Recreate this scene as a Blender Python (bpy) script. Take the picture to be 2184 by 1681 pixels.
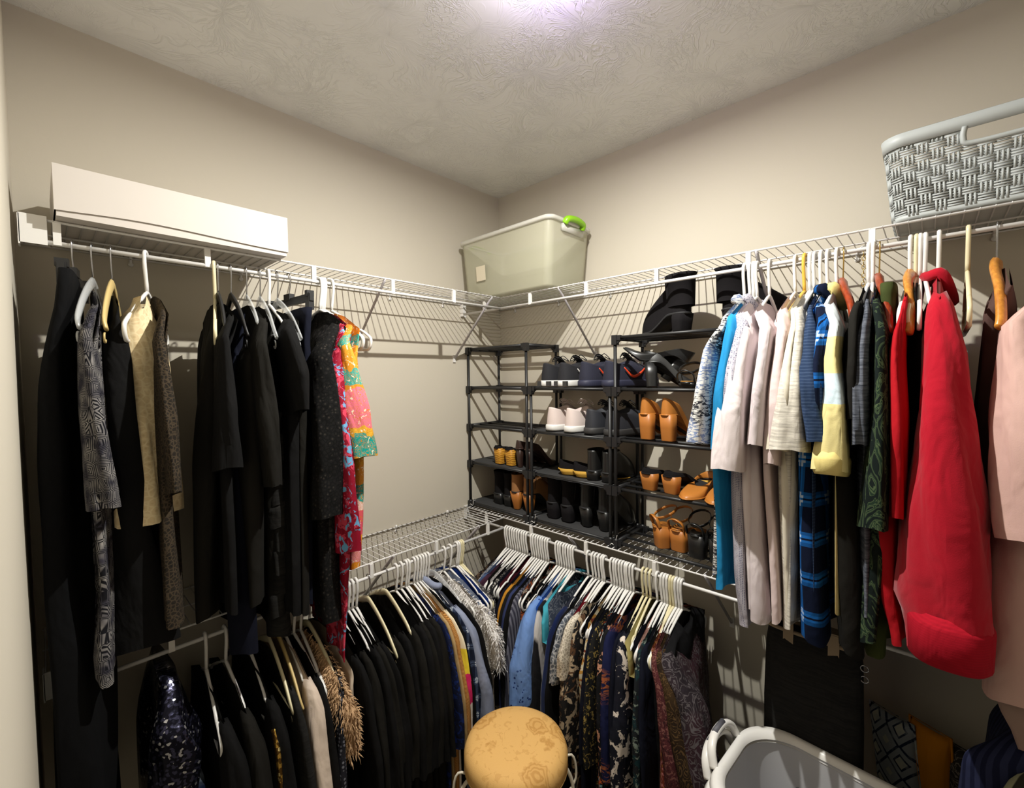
import bpy, bmesh, math, random
from mathutils import Vector, Matrix, noise
PI = math.pi
R = math.radians
for o in list(bpy.data.objects): bpy.data.objects.remove(o)
scene = bpy.context.scene
COL = scene.collection
random.seed(7)

# ---------------------------------------------------------------- camera
CEIL = 2.765; UP = 2.134; LOW = 1.067; D = .289; LIP = .05
cam_d = bpy.data.cameras.new('camera'); cam = bpy.data.objects.new('camera', cam_d); COL.objects.link(cam)
cam_d.sensor_width = 36.0; cam_d.lens = 36.0 * 946.47 / 2184.0; cam_d.clip_start = .01
yaw, pit, rol = R(43.286), R(-2.204), R(-.795)
fw = Vector((-math.sin(yaw) * math.cos(pit), math.cos(yaw) * math.cos(pit), math.sin(pit)))
rt = fw.cross(Vector((0, 0, 1))).normalized(); up = rt.cross(fw)
r2 = rt * math.cos(rol) + up * math.sin(rol); u2 = -rt * math.sin(rol) + up * math.cos(rol)
M = Matrix((r2, u2, -fw)).transposed().to_4x4(); M.translation = Vector((1.7968, -1.8172, 1.7548))
cam.matrix_world = M
scene.camera = cam

# ---------------------------------------------------------------- world, light, exposure
w = bpy.data.worlds.new('world'); scene.world = w; w.use_nodes = True
w.node_tree.nodes['Background'].inputs[0].default_value = (.95, .9, 1.0, 1)
w.node_tree.nodes['Background'].inputs[1].default_value = .045
LIGHT = Vector((1.11, -.99, 2.722))
LAMP_POWER = 37.5; GLOW_POWER = 2.3; LAMP_COLOR = (1.0, .985, .90)
scene.view_settings.view_transform = 'Standard'; scene.view_settings.look = 'None'
scene.view_settings.gamma = 1.0; scene.view_settings.use_curve_mapping = False
scene.view_settings.exposure = 0.0

# ---------------------------------------------------------------- materials
def srgb(r, g, b):
    f = lambda c: (c / 255 / 12.92) if c / 255 <= .04045 else ((c / 255 + .055) / 1.055) ** 2.4
    return (f(r), f(g), f(b), 1)

class NT:
    def __init__(s, name, rough=.6, metal=0.0, spec=.5):
        s.m = bpy.data.materials.new(name); s.m.use_nodes = True; s.t = s.m.node_tree
        s.b = s.t.nodes['Principled BSDF']; s.b.inputs['Roughness'].default_value = rough
        s.b.inputs['Metallic'].default_value = metal; s.b.inputs['Specular IOR Level'].default_value = spec
        s.tc = s.t.nodes.new('ShaderNodeTexCoord')
    def n(s, typ, ins=None, **kw):
        nd = s.t.nodes.new(typ)
        for k, v in kw.items(): setattr(nd, k, v)
        if ins:
            for k, v in ins.items():
                if hasattr(v, 'is_output') or isinstance(v, bpy.types.NodeSocket): s.t.links.new(v, nd.inputs[k])
                else: nd.inputs[k].default_value = v
        return nd
    def co(s, sx=1, sy=1, sz=1, off=(0, 0, 0)):
        return s.n('ShaderNodeMapping', {'Vector': s.tc.outputs['Object'], 'Scale': (sx, sy, sz), 'Location': off}).outputs[0]
    def noise(s, vec, scale=10, det=3, rough=.5, dist=0):
        return s.n('ShaderNodeTexNoise', {'Vector': vec, 'Scale': scale, 'Detail': det, 'Roughness': rough, 'Distortion': dist})
    def mth(s, op, a, b=0.0, c=None):
        d = {0: a, 1: b}
        if c is not None: d[2] = c
        return s.n('ShaderNodeMath', d, operation=op).outputs[0]
    def ramp(s, fac, stops, interp='LINEAR'):
        nd = s.n('ShaderNodeValToRGB', {'Fac': fac}); cr = nd.color_ramp; cr.interpolation = interp
        while len(cr.elements) < len(stops): cr.elements.new(.5)
        for e, (p, c) in zip(cr.elements, stops): e.position = p; e.color = c if len(c) == 4 else (*c, 1)
        return nd.outputs[0]
    def mix(s, fac, a, b):
        nd = s.n('ShaderNodeMix', data_type='RGBA')
        for k, v in ((0, fac), (6, a), (7, b)):
            if isinstance(v, bpy.types.NodeSocket): s.t.links.new(v, nd.inputs[k])
            else: nd.inputs[k].default_value = v
        return nd.outputs[2]
    def col(s, c):
        if isinstance(c, bpy.types.NodeSocket): s.t.links.new(c, s.b.inputs['Base Color'])
        else: s.b.inputs['Base Color'].default_value = c
        return s
    def bump(s, h, strength=.3, dist=.002):
        nd = s.n('ShaderNodeBump', {'Height': h, 'Strength': strength, 'Distance': dist})
        s.t.links.new(nd.outputs[0], s.b.inputs['Normal']); return s

def plain(name, c, rough=.5, metal=0, spec=.5, var=.0, bs=0, bscale=200):
    k = NT(name, rough, metal, spec)
    if var:
        f = k.noise(k.co(), 12, 3).outputs[0]
        k.col(k.mix(f, tuple(x * (1 - var) for x in c[:3]) + (1,), c))
    else: k.col(c)
    if bs: k.bump(k.noise(k.co(), bscale, 2).outputs[0], bs, .001)
    return k.m

def shade(c, f): return (min(1, c[0] * f), min(1, c[1] * f), min(1, c[2] * f), 1)

MATS = {}
def fabric(name, kind='plain', c1=(.1, .1, .1, 1), c2=None, c3=None, scale=1.0, rough=.9, seed=0, stops=None, spec=.12, sheen=.0):
    if name in MATS: return MATS[name]
    k = NT('fabric_' + name, rough, 0, spec)
    c2 = c2 or shade(c1, .6); c3 = c3 or c2
    off = (seed * 1.7, seed * 2.3, seed * .9)
    v = k.co(off=off)
    weave = k.noise(k.co(), 420, 2).outputs[0]
    if kind == 'plain':
        c = k.mix(k.noise(v, 9, 3).outputs[0], shade(c1, .82), shade(c1, 1.08))
    elif kind == 'heather':
        f = k.noise(k.co(14, 14, 190, off), 1.0, 4, .7).outputs[0]
        c = k.ramp(f, [(.36, c2), (.62, c1)])
    elif kind == 'floral':
        d = k.noise(v, 9 * scale, 3, .6, .6)
        vo = k.n('ShaderNodeTexVoronoi', {'Vector': d.outputs[1], 'Scale': 7.0})
        f1 = k.noise(v, 33 * scale, 3, .6, 1.2).outputs[0]
        f2 = k.noise(k.co(off=(off[0] + 7, off[1], off[2])), 45 * scale, 3, .6, 1.0).outputs[0]
        m1 = k.ramp(f1, [(.53, (0, 0, 0)), (.56, (1, 1, 1))])
        m2 = k.ramp(f2, [(.57, (0, 0, 0)), (.60, (1, 1, 1))])
        c = k.mix(m2, k.mix(m1, c1, c2), c3)
    elif kind == 'paisley':
        f = k.noise(v, 16 * scale, 2, .5, 1.5).outputs[0]
        l = k.mth('PINGPONG', k.mth('MULTIPLY', f, 9.0), .5)
        m1 = k.ramp(l, [(.10, (1, 1, 1)), (.2, (0, 0, 0))])
        g = k.ramp(k.noise(v, 7 * scale, 2).outputs[0], [(.42, c1), (.6, c3)])
        c = k.mix(m1, g, c2)
    elif kind == 'brush':
        f = k.noise(k.co(20 * scale, 20 * scale, 75 * scale, off), 1.6, 3, .65, 1.6).outputs[0]
        big = k.noise(v, 5, 1).outputs[0]
        ink = k.ramp(k.noise(v, 6, 1).outputs[0], [(.45, c2), (.56, c3)])
        m1 = k.ramp(k.mth('ADD', f, k.mth('MULTIPLY', big, .12)), [(.535, (1, 1, 1)), (.57, (0, 0, 0))])
        c = k.mix(m1, c1, ink)
    elif kind == 'stripes':
        wv = k.n('ShaderNodeTexWave', {'Vector': v, 'Scale': 9.0 * scale, 'Distortion': 1.5, 'Detail': 2.0}, bands_direction='Z')
        c = k.mix(k.ramp(wv.outputs[0], [(.62, (0, 0, 0)), (.85, (1, 1, 1))]), c1, c2)
    elif kind == 'vstripes':
        s = k.n('ShaderNodeSeparateXYZ', {0: v}); a = k.mth('ADD', s.outputs[0], s.outputs[1])
        p = k.mth('PINGPONG', k.mth('MULTIPLY', a, 22 * scale), .5)
        c = k.mix(k.ramp(p, [(.22, (0, 0, 0)), (.27, (1, 1, 1))]), c1, c2)
    elif kind == 'plaid':
        s = k.n('ShaderNodeSeparateXYZ', {0: v}); a = k.mth('ADD', s.outputs[0], k.mth('MULTIPLY', s.outputs[1], 1.3))
        def bands(x, sc):
            p = k.mth('FRACT', k.mth('MULTIPLY', x, sc))
            return k.ramp(p, [(0, (0, 0, 0)), (.34, (.5, .5, .5)), (.44, (1, 1, 1)), (.5, (.35, .35, .35)), (.55, (1, 1, 1)), (.62, (.5, .5, .5)), (.7, (0, 0, 0))], 'CONSTANT')
        f = k.mth('MULTIPLY', k.mth('ADD', bands(a, 13 * scale), bands(s.outputs[2], 10 * scale)), .5)
        c = k.ramp(f, [(0, c2), (.2, shade(c1, .6)), (.27, c1), (.52, shade(c1, 1.8)), (.74, c3)], 'CONSTANT')
    elif kind == 'lace':
        vo = k.n('ShaderNodeTexVoronoi', {'Vector': v, 'Scale': 55.0 * scale}, feature='DISTANCE_TO_EDGE')
        m1 = k.ramp(vo.outputs[0], [(.05, (1, 1, 1)), (.14, (0, 0, 0))])
        vo2 = k.n('ShaderNodeTexVoronoi', {'Vector': v, 'Scale': 55.0 * scale})
        m2 = k.ramp(vo2.outputs[0], [(.1, (1, 1, 1)), (.3, (0, 0, 0))])
        c = k.mix(m1, k.mix(m2, c1, c3), c2)
        weave = vo.outputs[0]
    elif kind == 'hexlace':
        wv = k.co(1, 1, .8, off)
        vo = k.n('ShaderNodeTexVoronoi', {'Vector': wv, 'Scale': 38.0 * scale, 'Randomness': .35}, feature='DISTANCE_TO_EDGE')
        p = k.mth('PINGPONG', k.mth('MULTIPLY', vo.outputs[0], 9.0), .5)
        m1 = k.ramp(p, [(.18, (0, 0, 0)), (.32, (1, 1, 1))])
        br = k.ramp(k.noise(v, 30, 2).outputs[0], [(.35, c2), (.7, c3)])
        c = k.mix(m1, c1, br)
    elif kind == 'sequin':
        vo = k.n('ShaderNodeTexVoronoi', {'Vector': v, 'Scale': 170.0 * scale})
        rr = k.ramp(k.mth('FRACT', k.mth('MULTIPLY', vo.outputs[1], 3.7)), [(.0, c1), (.7, c2), (.94, c3)], 'CONSTANT')
        c = rr; k.b.inputs['Metallic'].default_value = .75; k.b.inputs['Roughness'].default_value = .25
        weave = vo.outputs[0]
    elif kind == 'dots':
        vo = k.n('ShaderNodeTexVoronoi', {'Vector': v, 'Scale': 95.0 * scale, 'Randomness': .15})
        c = k.mix(k.ramp(vo.outputs[0], [(.30, (1, 1, 1)), (.38, (0, 0, 0))]), c1, c2)
    elif kind == 'eyelet':
        vo = k.n('ShaderNodeTexVoronoi', {'Vector': v, 'Scale': 60.0 * scale, 'Randomness': .8})
        zone = k.ramp(k.noise(v, 9, 1).outputs[0], [(.46, (0, 0, 0)), (.5, (1, 1, 1))])
        dd = k.ramp(vo.outputs[0], [(.22, (1, 1, 1)), (.28, (0, 0, 0))])
        c = k.mix(k.mth('MULTIPLY', zone, dd), c1, c2)
    elif kind == 'blocks':
        s = k.n('ShaderNodeSeparateXYZ', {0: k.co()})
        f = k.mth('MULTIPLY', s.outputs[2], -1.0)
        c = k.ramp(f, stops, 'CONSTANT')
    elif kind == 'scarf':
        s = k.n('ShaderNodeSeparateXYZ', {0: k.co()})
        f = k.mth('ADD', k.mth('MULTIPLY', s.outputs[2], -1.0), k.mth('MULTIPLY', k.mth('SUBTRACT', k.noise(v, 30, 1).outputs[0], .5), .05))
        base = k.ramp(f, stops, 'CONSTANT')
        f1 = k.noise(v, 26 * scale, 2, .5, 2.2).outputs[0]
        l = k.mth('PINGPONG', k.mth('MULTIPLY', f1, 6.0), .5)
        m1 = k.ramp(l, [(.07, (1, 1, 1)), (.14, (0, 0, 0))])
        c = k.mix(m1, base, c2)
        f2 = k.noise(k.co(off=(3, 9, 4)), 40 * scale, 2, .5, 1).outputs[0]
        c = k.mix(k.ramp(f2, [(.63, (0, 0, 0)), (.66, (1, 1, 1))]), c, c3)
    elif kind == 'tropic':
        f = k.noise(k.co(9, 9, 5, off), 1.6, 2, .4, 2.4).outputs[0]
        l = k.mth('FRACT', k.mth('MULTIPLY', f, 5.0))
        st = k.mth('PINGPONG', k.mth('MULTIPLY', f, 26.0), .5)
        lf = k.ramp(st, [(.2, c2), (.3, c3)])
        c = k.mix(k.ramp(l, [(.56, (0, 0, 0)), (.6, (1, 1, 1))]), c1, lf)
    elif kind == 'mesh':
        wv = k.n('ShaderNodeTexWave', {'Vector': v, 'Scale': 60.0 * scale, 'Distortion': .5}, bands_direction='Z')
        c = k.mix(wv.outputs[0], c1, c2)
    elif kind == 'diamonds':
        s = k.n('ShaderNodeSeparateXYZ', {0: v})
        a = k.mth('PINGPONG', k.mth('MULTIPLY', s.outputs[0], 10 * scale), .5); b = k.mth('PINGPONG', k.mth('MULTIPLY', s.outputs[2], 8 * scale), .5)
        dm = k.mth('ADD', a, b)
        c = k.ramp(dm, [(0, c3), (.14, c1), (.42, c2), (.52, c1), (.72, c2), (.8, c3)], 'CONSTANT')
        c = k.mix(k.ramp(k.noise(v, 60, 2).outputs[0], [(.5, (0, 0, 0)), (.7, (.5, .5, .5))]), c, c1)
    k.col(c)
    wr = k.noise(k.co(1, 1, .45, off), 11, 3, .55, .6).outputs[0]
    b1 = k.n('ShaderNodeBump', {'Height': wr, 'Strength': .6, 'Distance': .026})
    b2 = k.n('ShaderNodeBump', {'Height': weave, 'Strength': .3, 'Distance': .0008, 'Normal': b1.outputs[0]})
    k.t.links.new(b2.outputs[0], k.b.inputs['Normal'])
    if sheen: k.b.inputs['Sheen Weight'].default_value = sheen
    MATS[name] = k.m
    return k.m

WHITE = plain('white_powder_coat', srgb(222, 220, 218), .35)
WHITE_P = plain('white_plastic', srgb(232, 230, 226), .32)
CREAM_P = plain('cream_plastic', srgb(226, 216, 178), .35)
BEIGE_P = plain('beige_plastic', srgb(205, 180, 120), .4)
YELLOW_P = plain('yellow_plastic', srgb(226, 180, 72), .35)
STEEL = plain('steel_wire', (.45, .45, .46, 1), .25, 1)
BRASS = plain('brass', (.7, .48, .16, 1), .25, 1)
BLACK_P = plain('black_plastic', (.012, .012, .013, 1), .45)
BLACK_RUB = plain('black_rubber', (.01, .01, .011, 1), .7, bs=.3)
k = NT('clear_plastic', .12, 0, .8); k.col((.85, .87, .88, 1)); k.b.inputs['Alpha'].default_value = .38; CLEAR_P = k.m
k = NT('wood_varnish', .3); f_ = k.noise(k.co(60, 60, 6), 1.5, 3, .6, 1).outputs[0]
k.col(k.ramp(f_, [(.3, srgb(176, 108, 38)), (.7, srgb(214, 148, 62))])); WOOD = k.m
k = NT('red_wood_varnish', .3); f_ = k.noise(k.co(60, 60, 6), 1.5, 3, .6, 1).outputs[0]
k.col(k.ramp(f_, [(.3, srgb(118, 40, 16)), (.7, srgb(158, 62, 26))])); REDWOOD = k.m

# ---------------------------------------------------------------- geometry helpers
def new_obj(name, bm, m, parent=None, smooth=True):
    me = bpy.data.meshes.new(name); bmesh.ops.recalc_face_normals(bm, faces=bm.faces)
    bm.to_mesh(me); bm.free()
    if m: me.materials.append(m)
    if smooth:
        for p in me.polygons: p.use_smooth = True
    o = bpy.data.objects.new(name, me); COL.objects.link(o)
    if parent: o.parent = parent
    return o
def thing(name, label, cat, loc=(0, 0, 0), rotz=0, group=None):
    o = bpy.data.objects.new(name, None); COL.objects.link(o); o.empty_display_size = .03
    o.location = loc; o.rotation_euler = (0, 0, rotz); o['label'] = label; o['category'] = cat
    if group: o['group'] = group
    return o
def tag(o, label, cat, group=None):
    o['label'] = label; o['category'] = cat
    if group: o['group'] = group
    return o
def dup(root, loc, rot, label, group=None, cat=None):
    r = root.copy(); COL.objects.link(r); r.location = loc; r.rotation_euler = rot; r['label'] = label
    if group: r['group'] = group
    elif 'group' in r: del r['group']
    for ch in list(root.children):
        c = ch.copy(); COL.objects.link(c); c.parent = r
        for g in list(ch.children):
            d = g.copy(); COL.objects.link(d); d.parent = c
    return r
def struct(o): o['kind'] = 'structure'; return o
def box(bm, x0, x1, y0, y1, z0, z1, mat=None):
    vs = [bm.verts.new(p) for p in ((x0, y0, z0), (x1, y0, z0), (x1, y1, z0), (x0, y1, z0), (x0, y0, z1), (x1, y0, z1), (x1, y1, z1), (x0, y1, z1))]
    if mat: 
        for v in vs: v.co = mat @ v.co
    for f in ((0, 3, 2, 1), (4, 5, 6, 7), (0, 1, 5, 4), (1, 2, 6, 5), (2, 3, 7, 6), (3, 0, 4, 7)): bm.faces.new([vs[i] for i in f])
    return vs
def tube(bm, pts, r, n=6, closed=False, flat=1.0, caps=True):
    pts = [Vector(p) for p in pts]; N = len(pts); rings = []
    prev = None
    for i, p in enumerate(pts):
        if closed: t = (pts[(i + 1) % N] - pts[i - 1])
        else: t = pts[min(i + 1, N - 1)] - pts[max(i - 1, 0)]
        t.normalize()
        if prev is None:
            a = Vector((0, 0, 1)) if abs(t.z) < .9 else Vector((1, 0, 0))
            nn = (a - t * a.dot(t)).normalized()
        else: nn = (prev - t * prev.dot(t)).normalized()
        prev = nn; b = t.cross(nn)
        rr = r[i] if isinstance(r, (list, tuple)) else r
        rings.append([bm.verts.new(p + nn * math.cos(2 * PI * k / n) * rr + b * math.sin(2 * PI * k / n) * rr * flat) for k in range(n)])
    for i in range(N if closed else N - 1):
        A = rings[i]; B = rings[(i + 1) % N]
        for k in range(n): bm.faces.new((A[k], A[(k + 1) % n], B[(k + 1) % n], B[k]))
    if not closed and caps:
        bm.faces.new(rings[0][::-1]); bm.faces.new(rings[-1])
    return rings
def arc(c, r, a0, a1, n, plane='xz'):
    out = []
    for i in range(n + 1):
        a = a0 + (a1 - a0) * i / n
        if plane == 'xz': out.append((c[0] + r * math.cos(a), c[1], c[2] + r * math.sin(a)))
        else: out.append((c[0] + r * math.cos(a), c[1] + r * math.sin(a), c[2]))
    return out
def smoothpath(P, n=4):
    P = [Vector(p) for p in P]; out = []
    for i in range(len(P) - 1):
        p0 = P[max(i - 1, 0)]; p1 = P[i]; p2 = P[i + 1]; p3 = P[min(i + 2, len(P) - 1)]
        for j in range(n):
            t = j / n
            out.append(.5 * ((2 * p1) + (p2 - p0) * t + (2 * p0 - 5 * p1 + 4 * p2 - p3) * t * t + (3 * p1 - p0 - 3 * p2 + p3) * t ** 3))
    out.append(P[-1]); return out
def bridge(bm, A, B, closed=True):
    n = len(A)
    for i in range(n if closed else n - 1):
        try: bm.faces.new((A[i], A[(i + 1) % n], B[(i + 1) % n], B[i]))
        except ValueError: pass
def interp(tab, z):
    # tab rows (z, a, b...) with z descending
    if z >= tab[0][0]: return tab[0][1:]
    if z <= tab[-1][0]: return tab[-1][1:]
    for a, b in zip(tab, tab[1:]):
        if a[0] >= z >= b[0]:
            t = (a[0] - z) / max(1e-6, a[0] - b[0]); t = t * t * (3 - 2 * t) * .5 + t * .5
            return [x + (y - x) * t for x, y in zip(a[1:], b[1:])]
    return tab[-1][1:]

# ---------------------------------------------------------------- the room
k = NT('wall_paint', .75, 0, .2); f_ = k.noise(k.co(), 60, 4, .6).outputs[0]
k.col(k.mix(k.noise(k.co(), 1.3, 2).outputs[0], srgb(199, 191, 175), srgb(204, 197, 182))); k.bump(f_, .12, .002); WALL = k.m
k = NT('ceiling_stomp_texture', .85, 0, .2)
# crow's-foot stamped plaster: ridges radiating from scattered centres
v = k.co(); wob = k.noise(v, 5, 2).outputs[1]
vv = k.n('ShaderNodeVectorMath', {0: v, 1: k.n('ShaderNodeVectorMath', {0: wob, 3: .26}, operation='SCALE').outputs[0]}, operation='ADD').outputs[0]
vo = k.n('ShaderNodeTexVoronoi', {'Vector': vv, 'Scale': 3.6}, voronoi_dimensions='2D')
dv = k.n('ShaderNodeVectorMath', {0: k.n('ShaderNodeVectorMath', {0: vv, 3: 1.0}, operation='SCALE').outputs[0], 1: vo.outputs[2]}, operation='SUBTRACT').outputs[0]
sp = k.n('ShaderNodeSeparateXYZ', {0: dv})
ang = k.mth('ARCTAN2', sp.outputs[1], sp.outputs[0])
rad = vo.outputs[0]
cmb = k.n('ShaderNodeCombineXYZ', {0: k.mth('MULTIPLY', ang, 4.2), 1: k.mth('MULTIPLY', rad, 1.6), 2: k.mth('MULTIPLY', k.n('ShaderNodeSeparateXYZ', {0: vo.outputs[2]}).outputs[0], 9.0)}).outputs[0]
rn = k.noise(cmb, 1.6, 2, .6, .6).outputs[0]
ridge = k.ramp(rn, [(.44, (0, 0, 0)), (.505, (1, 1, 1)), (.56, (0, 0, 0))])
n2 = k.noise(v, 42, 2, .5, 1.2).outputs[0]
r3 = k.ramp(n2, [(.46, (0, 0, 0)), (.505, (.7, .7, .7)), (.55, (0, 0, 0))])
msk = k.ramp(k.noise(v, 7, 1).outputs[0], [(.45, (0, 0, 0)), (.6, (1, 1, 1))])
msk2 = k.ramp(k.noise(v, 4.5, 2).outputs[0], [(.40, (.15, .15, .15)), (.62, (1, 1, 1))])
h = k.mth('ADD', k.mth('MULTIPLY', ridge, msk2), k.mth('MULTIPLY', r3, msk))
k.col(srgb(238, 238, 237)); k.bump(h, .5, .005); CEILM = k.m
k = NT('carpet', .95, 0, .1); k.col(k.mix(k.noise(k.co(), 300, 2).outputs[0], srgb(120, 108, 92), srgb(160, 148, 128))); k.bump(k.noise(k.co(), 300, 2).outputs[0], .8, .004); CARPET = k.m
XR = 2.55; YN = -1.85
def slab(name, a, m):
    bm = bmesh.new(); box(bm, *a); return struct(new_obj(name, bm, m, smooth=False))
slab('floor', (-.12, XR + .12, YN - .9, .12, -.08, 0), CARPET)
slab('ceiling', (-.12, XR + .12, YN - .9, .12, CEIL, CEIL + .08), CEILM)
slab('wall_left', (-.12, 0, YN - .12, .12, 0, CEIL), WALL)
slab('wall_back', (-.12, XR + .12, 0, .12, 0, CEIL), WALL)
slab('wall_right', (XR, XR + .12, YN - .9, .12, 0, CEIL), WALL)
slab('wall_near', (0, 1.42, YN - .12, YN, 0, CEIL), WALL)
slab('wall_near_right', (2.30, XR, YN - .12, YN, 0, CEIL), WALL)
slab('wall_door_head', (1.42, 2.30, YN - .12, YN, 2.10, CEIL), WALL)
slab('trim_1', (1.40, 1.42, YN - .13, YN + .0, 0, 2.10), WHITE)
slab('baseboard_left', (0, .012, YN, 0, 0, .09), WHITE)
slab('baseboard_back', (0, XR, -.012, 0, 0, .09), WHITE)

# ---------------------------------------------------------------- ceiling lamp
lamp = thing('ceiling_lamp', 'small round white ceiling lamp glowing on the textured ceiling', 'lamp', (LIGHT.x, LIGHT.y, CEIL))
def lathe(bm, prof, n=24, c=(0, 0)):
    rings = []
    for r, z in prof: rings.append([bm.verts.new((c[0] + r * math.cos(2 * PI * i / n), c[1] + r * math.sin(2 * PI * i / n), z)) for i in range(n)])
    for A, B in zip(rings, rings[1:]): bridge(bm, A, B)
    return rings
bm = bmesh.new(); lathe(bm, [(.001, 0), (.062, 0), (.060, -.012), (.052, -.020), (.049, -.018)]); new_obj('lamp_holder', bm, WHITE_P, lamp)
k = NT('glowing_diffuser', .3); k.b.inputs['Emission Color'].default_value = (1.0, .93, .80, 1); k.b.inputs['Emission Strength'].default_value = 2.0
k.col((1, .97, .9, 1))
bm = bmesh.new(); lathe(bm, [(.05, -.018), (.045, -.03), (.03, -.038), (.001, -.041)]); new_obj('diffuser', bm, k.m, lamp)
dl = bpy.data.lights.new('lamp_light', 'AREA'); dl.shape = 'DISK'; dl.size = .026; dl.color = LAMP_COLOR; dl.energy = LAMP_POWER
do_ = bpy.data.objects.new('lamp_light', dl); COL.objects.link(do_); do_.parent = lamp; do_.location = (0, 0, LIGHT.z - CEIL)
pl_ = bpy.data.lights.new('lamp_glow', 'POINT'); pl_.color = LAMP_COLOR; pl_.energy = GLOW_POWER; pl_.shadow_soft_size = .02
po_ = bpy.data.objects.new('lamp_glow', pl_); COL.objects.link(po_); po_.parent = lamp; po_.location = (0, 0, -.118)
vl = bpy.data.lights.new('added_violet_flare', 'POINT'); vl.color = (.42, .2, 1.0); vl.energy = 1.5; vl.shadow_soft_size = .01  # added violet light imitating lens flare; the fixture has no violet source
vo_ = bpy.data.objects.new('added_violet_flare_light', vl); COL.objects.link(vo_); vo_.parent = lamp; vo_.location = (0.0, .066, -.05)

# ---------------------------------------------------------------- wire shelves
def wire_shelf(label, L, side, z, ties, braces, group, ends, y0=0.0):
    # local: +X out from the wall, +Y along the wall away from the corner
    t = thing('wire_shelf', label, 'shelf', (0, 0, z), 0, group)
    mir = side == 'L'
    def P(x, y, zz): return (x, -y, zz) if mir else (y, -x, zz)
    def rod(bm, a, b, r, n=8): tube(bm, [P(*a), P(*b)], r, n)
    bm = bmesh.new(); n = int((L - y0) / .0254)
    for i in range(n + 1):
        y = y0 + .006 + i * (L - y0 - .012) / n
        tube(bm, [P(.004, y, .0035), P(D - .002, y, .0035), P(D + .0035, y, .0005)], .0016, 4)
    new_obj('deck_wires', bm, WHITE, t)
    for nm, xx, r, zz in (('front_wire', D, .0032, 0), ('middle_wire', D * .5, .0026, -.001), ('back_wire', .006, .0026, -.001)):
        bm = bmesh.new(); rod(bm, (xx, y0, zz), (xx, L, zz), r); new_obj(nm, bm, WHITE, t)
    bm = bmesh.new(); rod(bm, (D, y0, -LIP), (D, L, -LIP), .0058, 10); new_obj('hanging_rod', bm, WHITE, t)
    for y in ties:
        bm = bmesh.new()
        if mir: box(bm, D - .004, D + .006, -y - .007, -y + .007, -LIP - .004, -.002)
        else: box(bm, y - .007, y + .007, -D - .006, -D + .004, -LIP - .004, -.002)
        new_obj('rod_tie', bm, WHITE_P, t, smooth=False)
    for y in [y0 + .12 + .3 * i for i in range(int((L - y0) / .3))]:
        bm = bmesh.new(); tube(bm, [P(.003, y, -.02), P(.003, y, .008), P(.010, y, .010), P(.012, y, -.004)], .004, 6)
        tube(bm, [P(.001, y, -.018), P(.006, y, -.018)], .007, 8); new_obj('wall_clip', bm, WHITE_P, t)
    for y in braces:
        bm = bmesh.new(); tube(bm, [P(D + .001, y, .001), P(D - .012, y, -.012), P(.012, y, -.275)], .0075, 4, flat=.75); b = new_obj('support_brace', bm, STEELW, t)
        bm = bmesh.new()
        a = (.0, .006, -y - .008, -y + .008, -.30, -.262) if mir else (y - .008, y + .008, -.006, 0, -.30, -.262)
        box(bm, *a); f = new_obj('brace_foot', bm, WHITE_P, b, smooth=False)
    for y in ends:
        bm = bmesh.new()
        if mir: box(bm, D - .03, D + .008, -y - .0015, -y + .0015, -LIP - .012, .006); box(bm, D + .0045, D + .008, -y, -y + .045, -LIP - .008, .008)
        else: box(bm, y - .0015, y + .0015, -D - .008, -D + .03, -LIP - .012, .006); box(bm, y, y + .022, -D - .0085, -D - .0065, -LIP - .010, .006)
        new_obj('end_bracket', bm, WHITE_P, t, smooth=False)
    return t
STEELW = plain('grey_brace_paint', srgb(190, 186, 190), .35)
G_SH = 'white wire shelves with hanging rods'
def seq(a, b): 
    o = [a]
    while o[-1] + .31 < b: o.append(o[-1] + .30)
    return o
wire_shelf('upper white wire shelf along the left wall, white box standing on it', 1.84, 'L', UP, seq(.577, 1.84), [.345, .907], G_SH, [1.838], D + .004)
wire_shelf('upper white wire shelf along the back wall, clear bin and grey basket on it', 2.54, 'R', UP, seq(.479 - .3, 2.5), [.637, 1.40, 2.2], G_SH, [.002])
wire_shelf('lower white wire shelf along the left wall, empty deck above black tops', 1.84, 'L', LOW, seq(.397, 1.84), [.45, .90, 1.4], G_SH, [1.838], D + .004)
wire_shelf('lower white wire shelf along the back wall carrying the black shoe racks', 2.54, 'R', LOW, seq(.468 - .3, 2.5), [.68, 1.25, 2.0], G_SH, [.002])
# ---------------------------------------------------------------- hangers (local: +X toward the room, rod centre at the origin)
def hook_pts(r=.0125, neck=-.095, low=-.03):
    return arc((0, 0, 0), r, R(205), R(-10), 12)[0:] + [(r * 1.05, 0, low * .6), (r * .95, 0, low), (.002, 0, neck + .02), (0, 0, neck)]
def frame_tube(bm, W=.2, neck=-.095, drop=.10, bar=-.235, r=.0048, notch=True):
    pts = [(0, 0, neck)]
    for s in (1,):
        pts += [(.03, 0, neck - .012), (W * .62, 0, neck - drop * .62)]
        if notch: pts += [(W * .70, 0, neck - drop * .78), (W * .76, 0, neck - drop * .76)]
        pts += [(W * .95, 0, neck - drop * .97), (W, 0, neck - drop * 1.1), (W * .985, 0, bar + .012), (W * .94, 0, bar)]
    half = smoothpath(pts, 3)
    tube(bm, half + [Vector((-p.x, p.y, p.z)) for p in half[::-1]][:-1], r, 6, closed=True)
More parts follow.
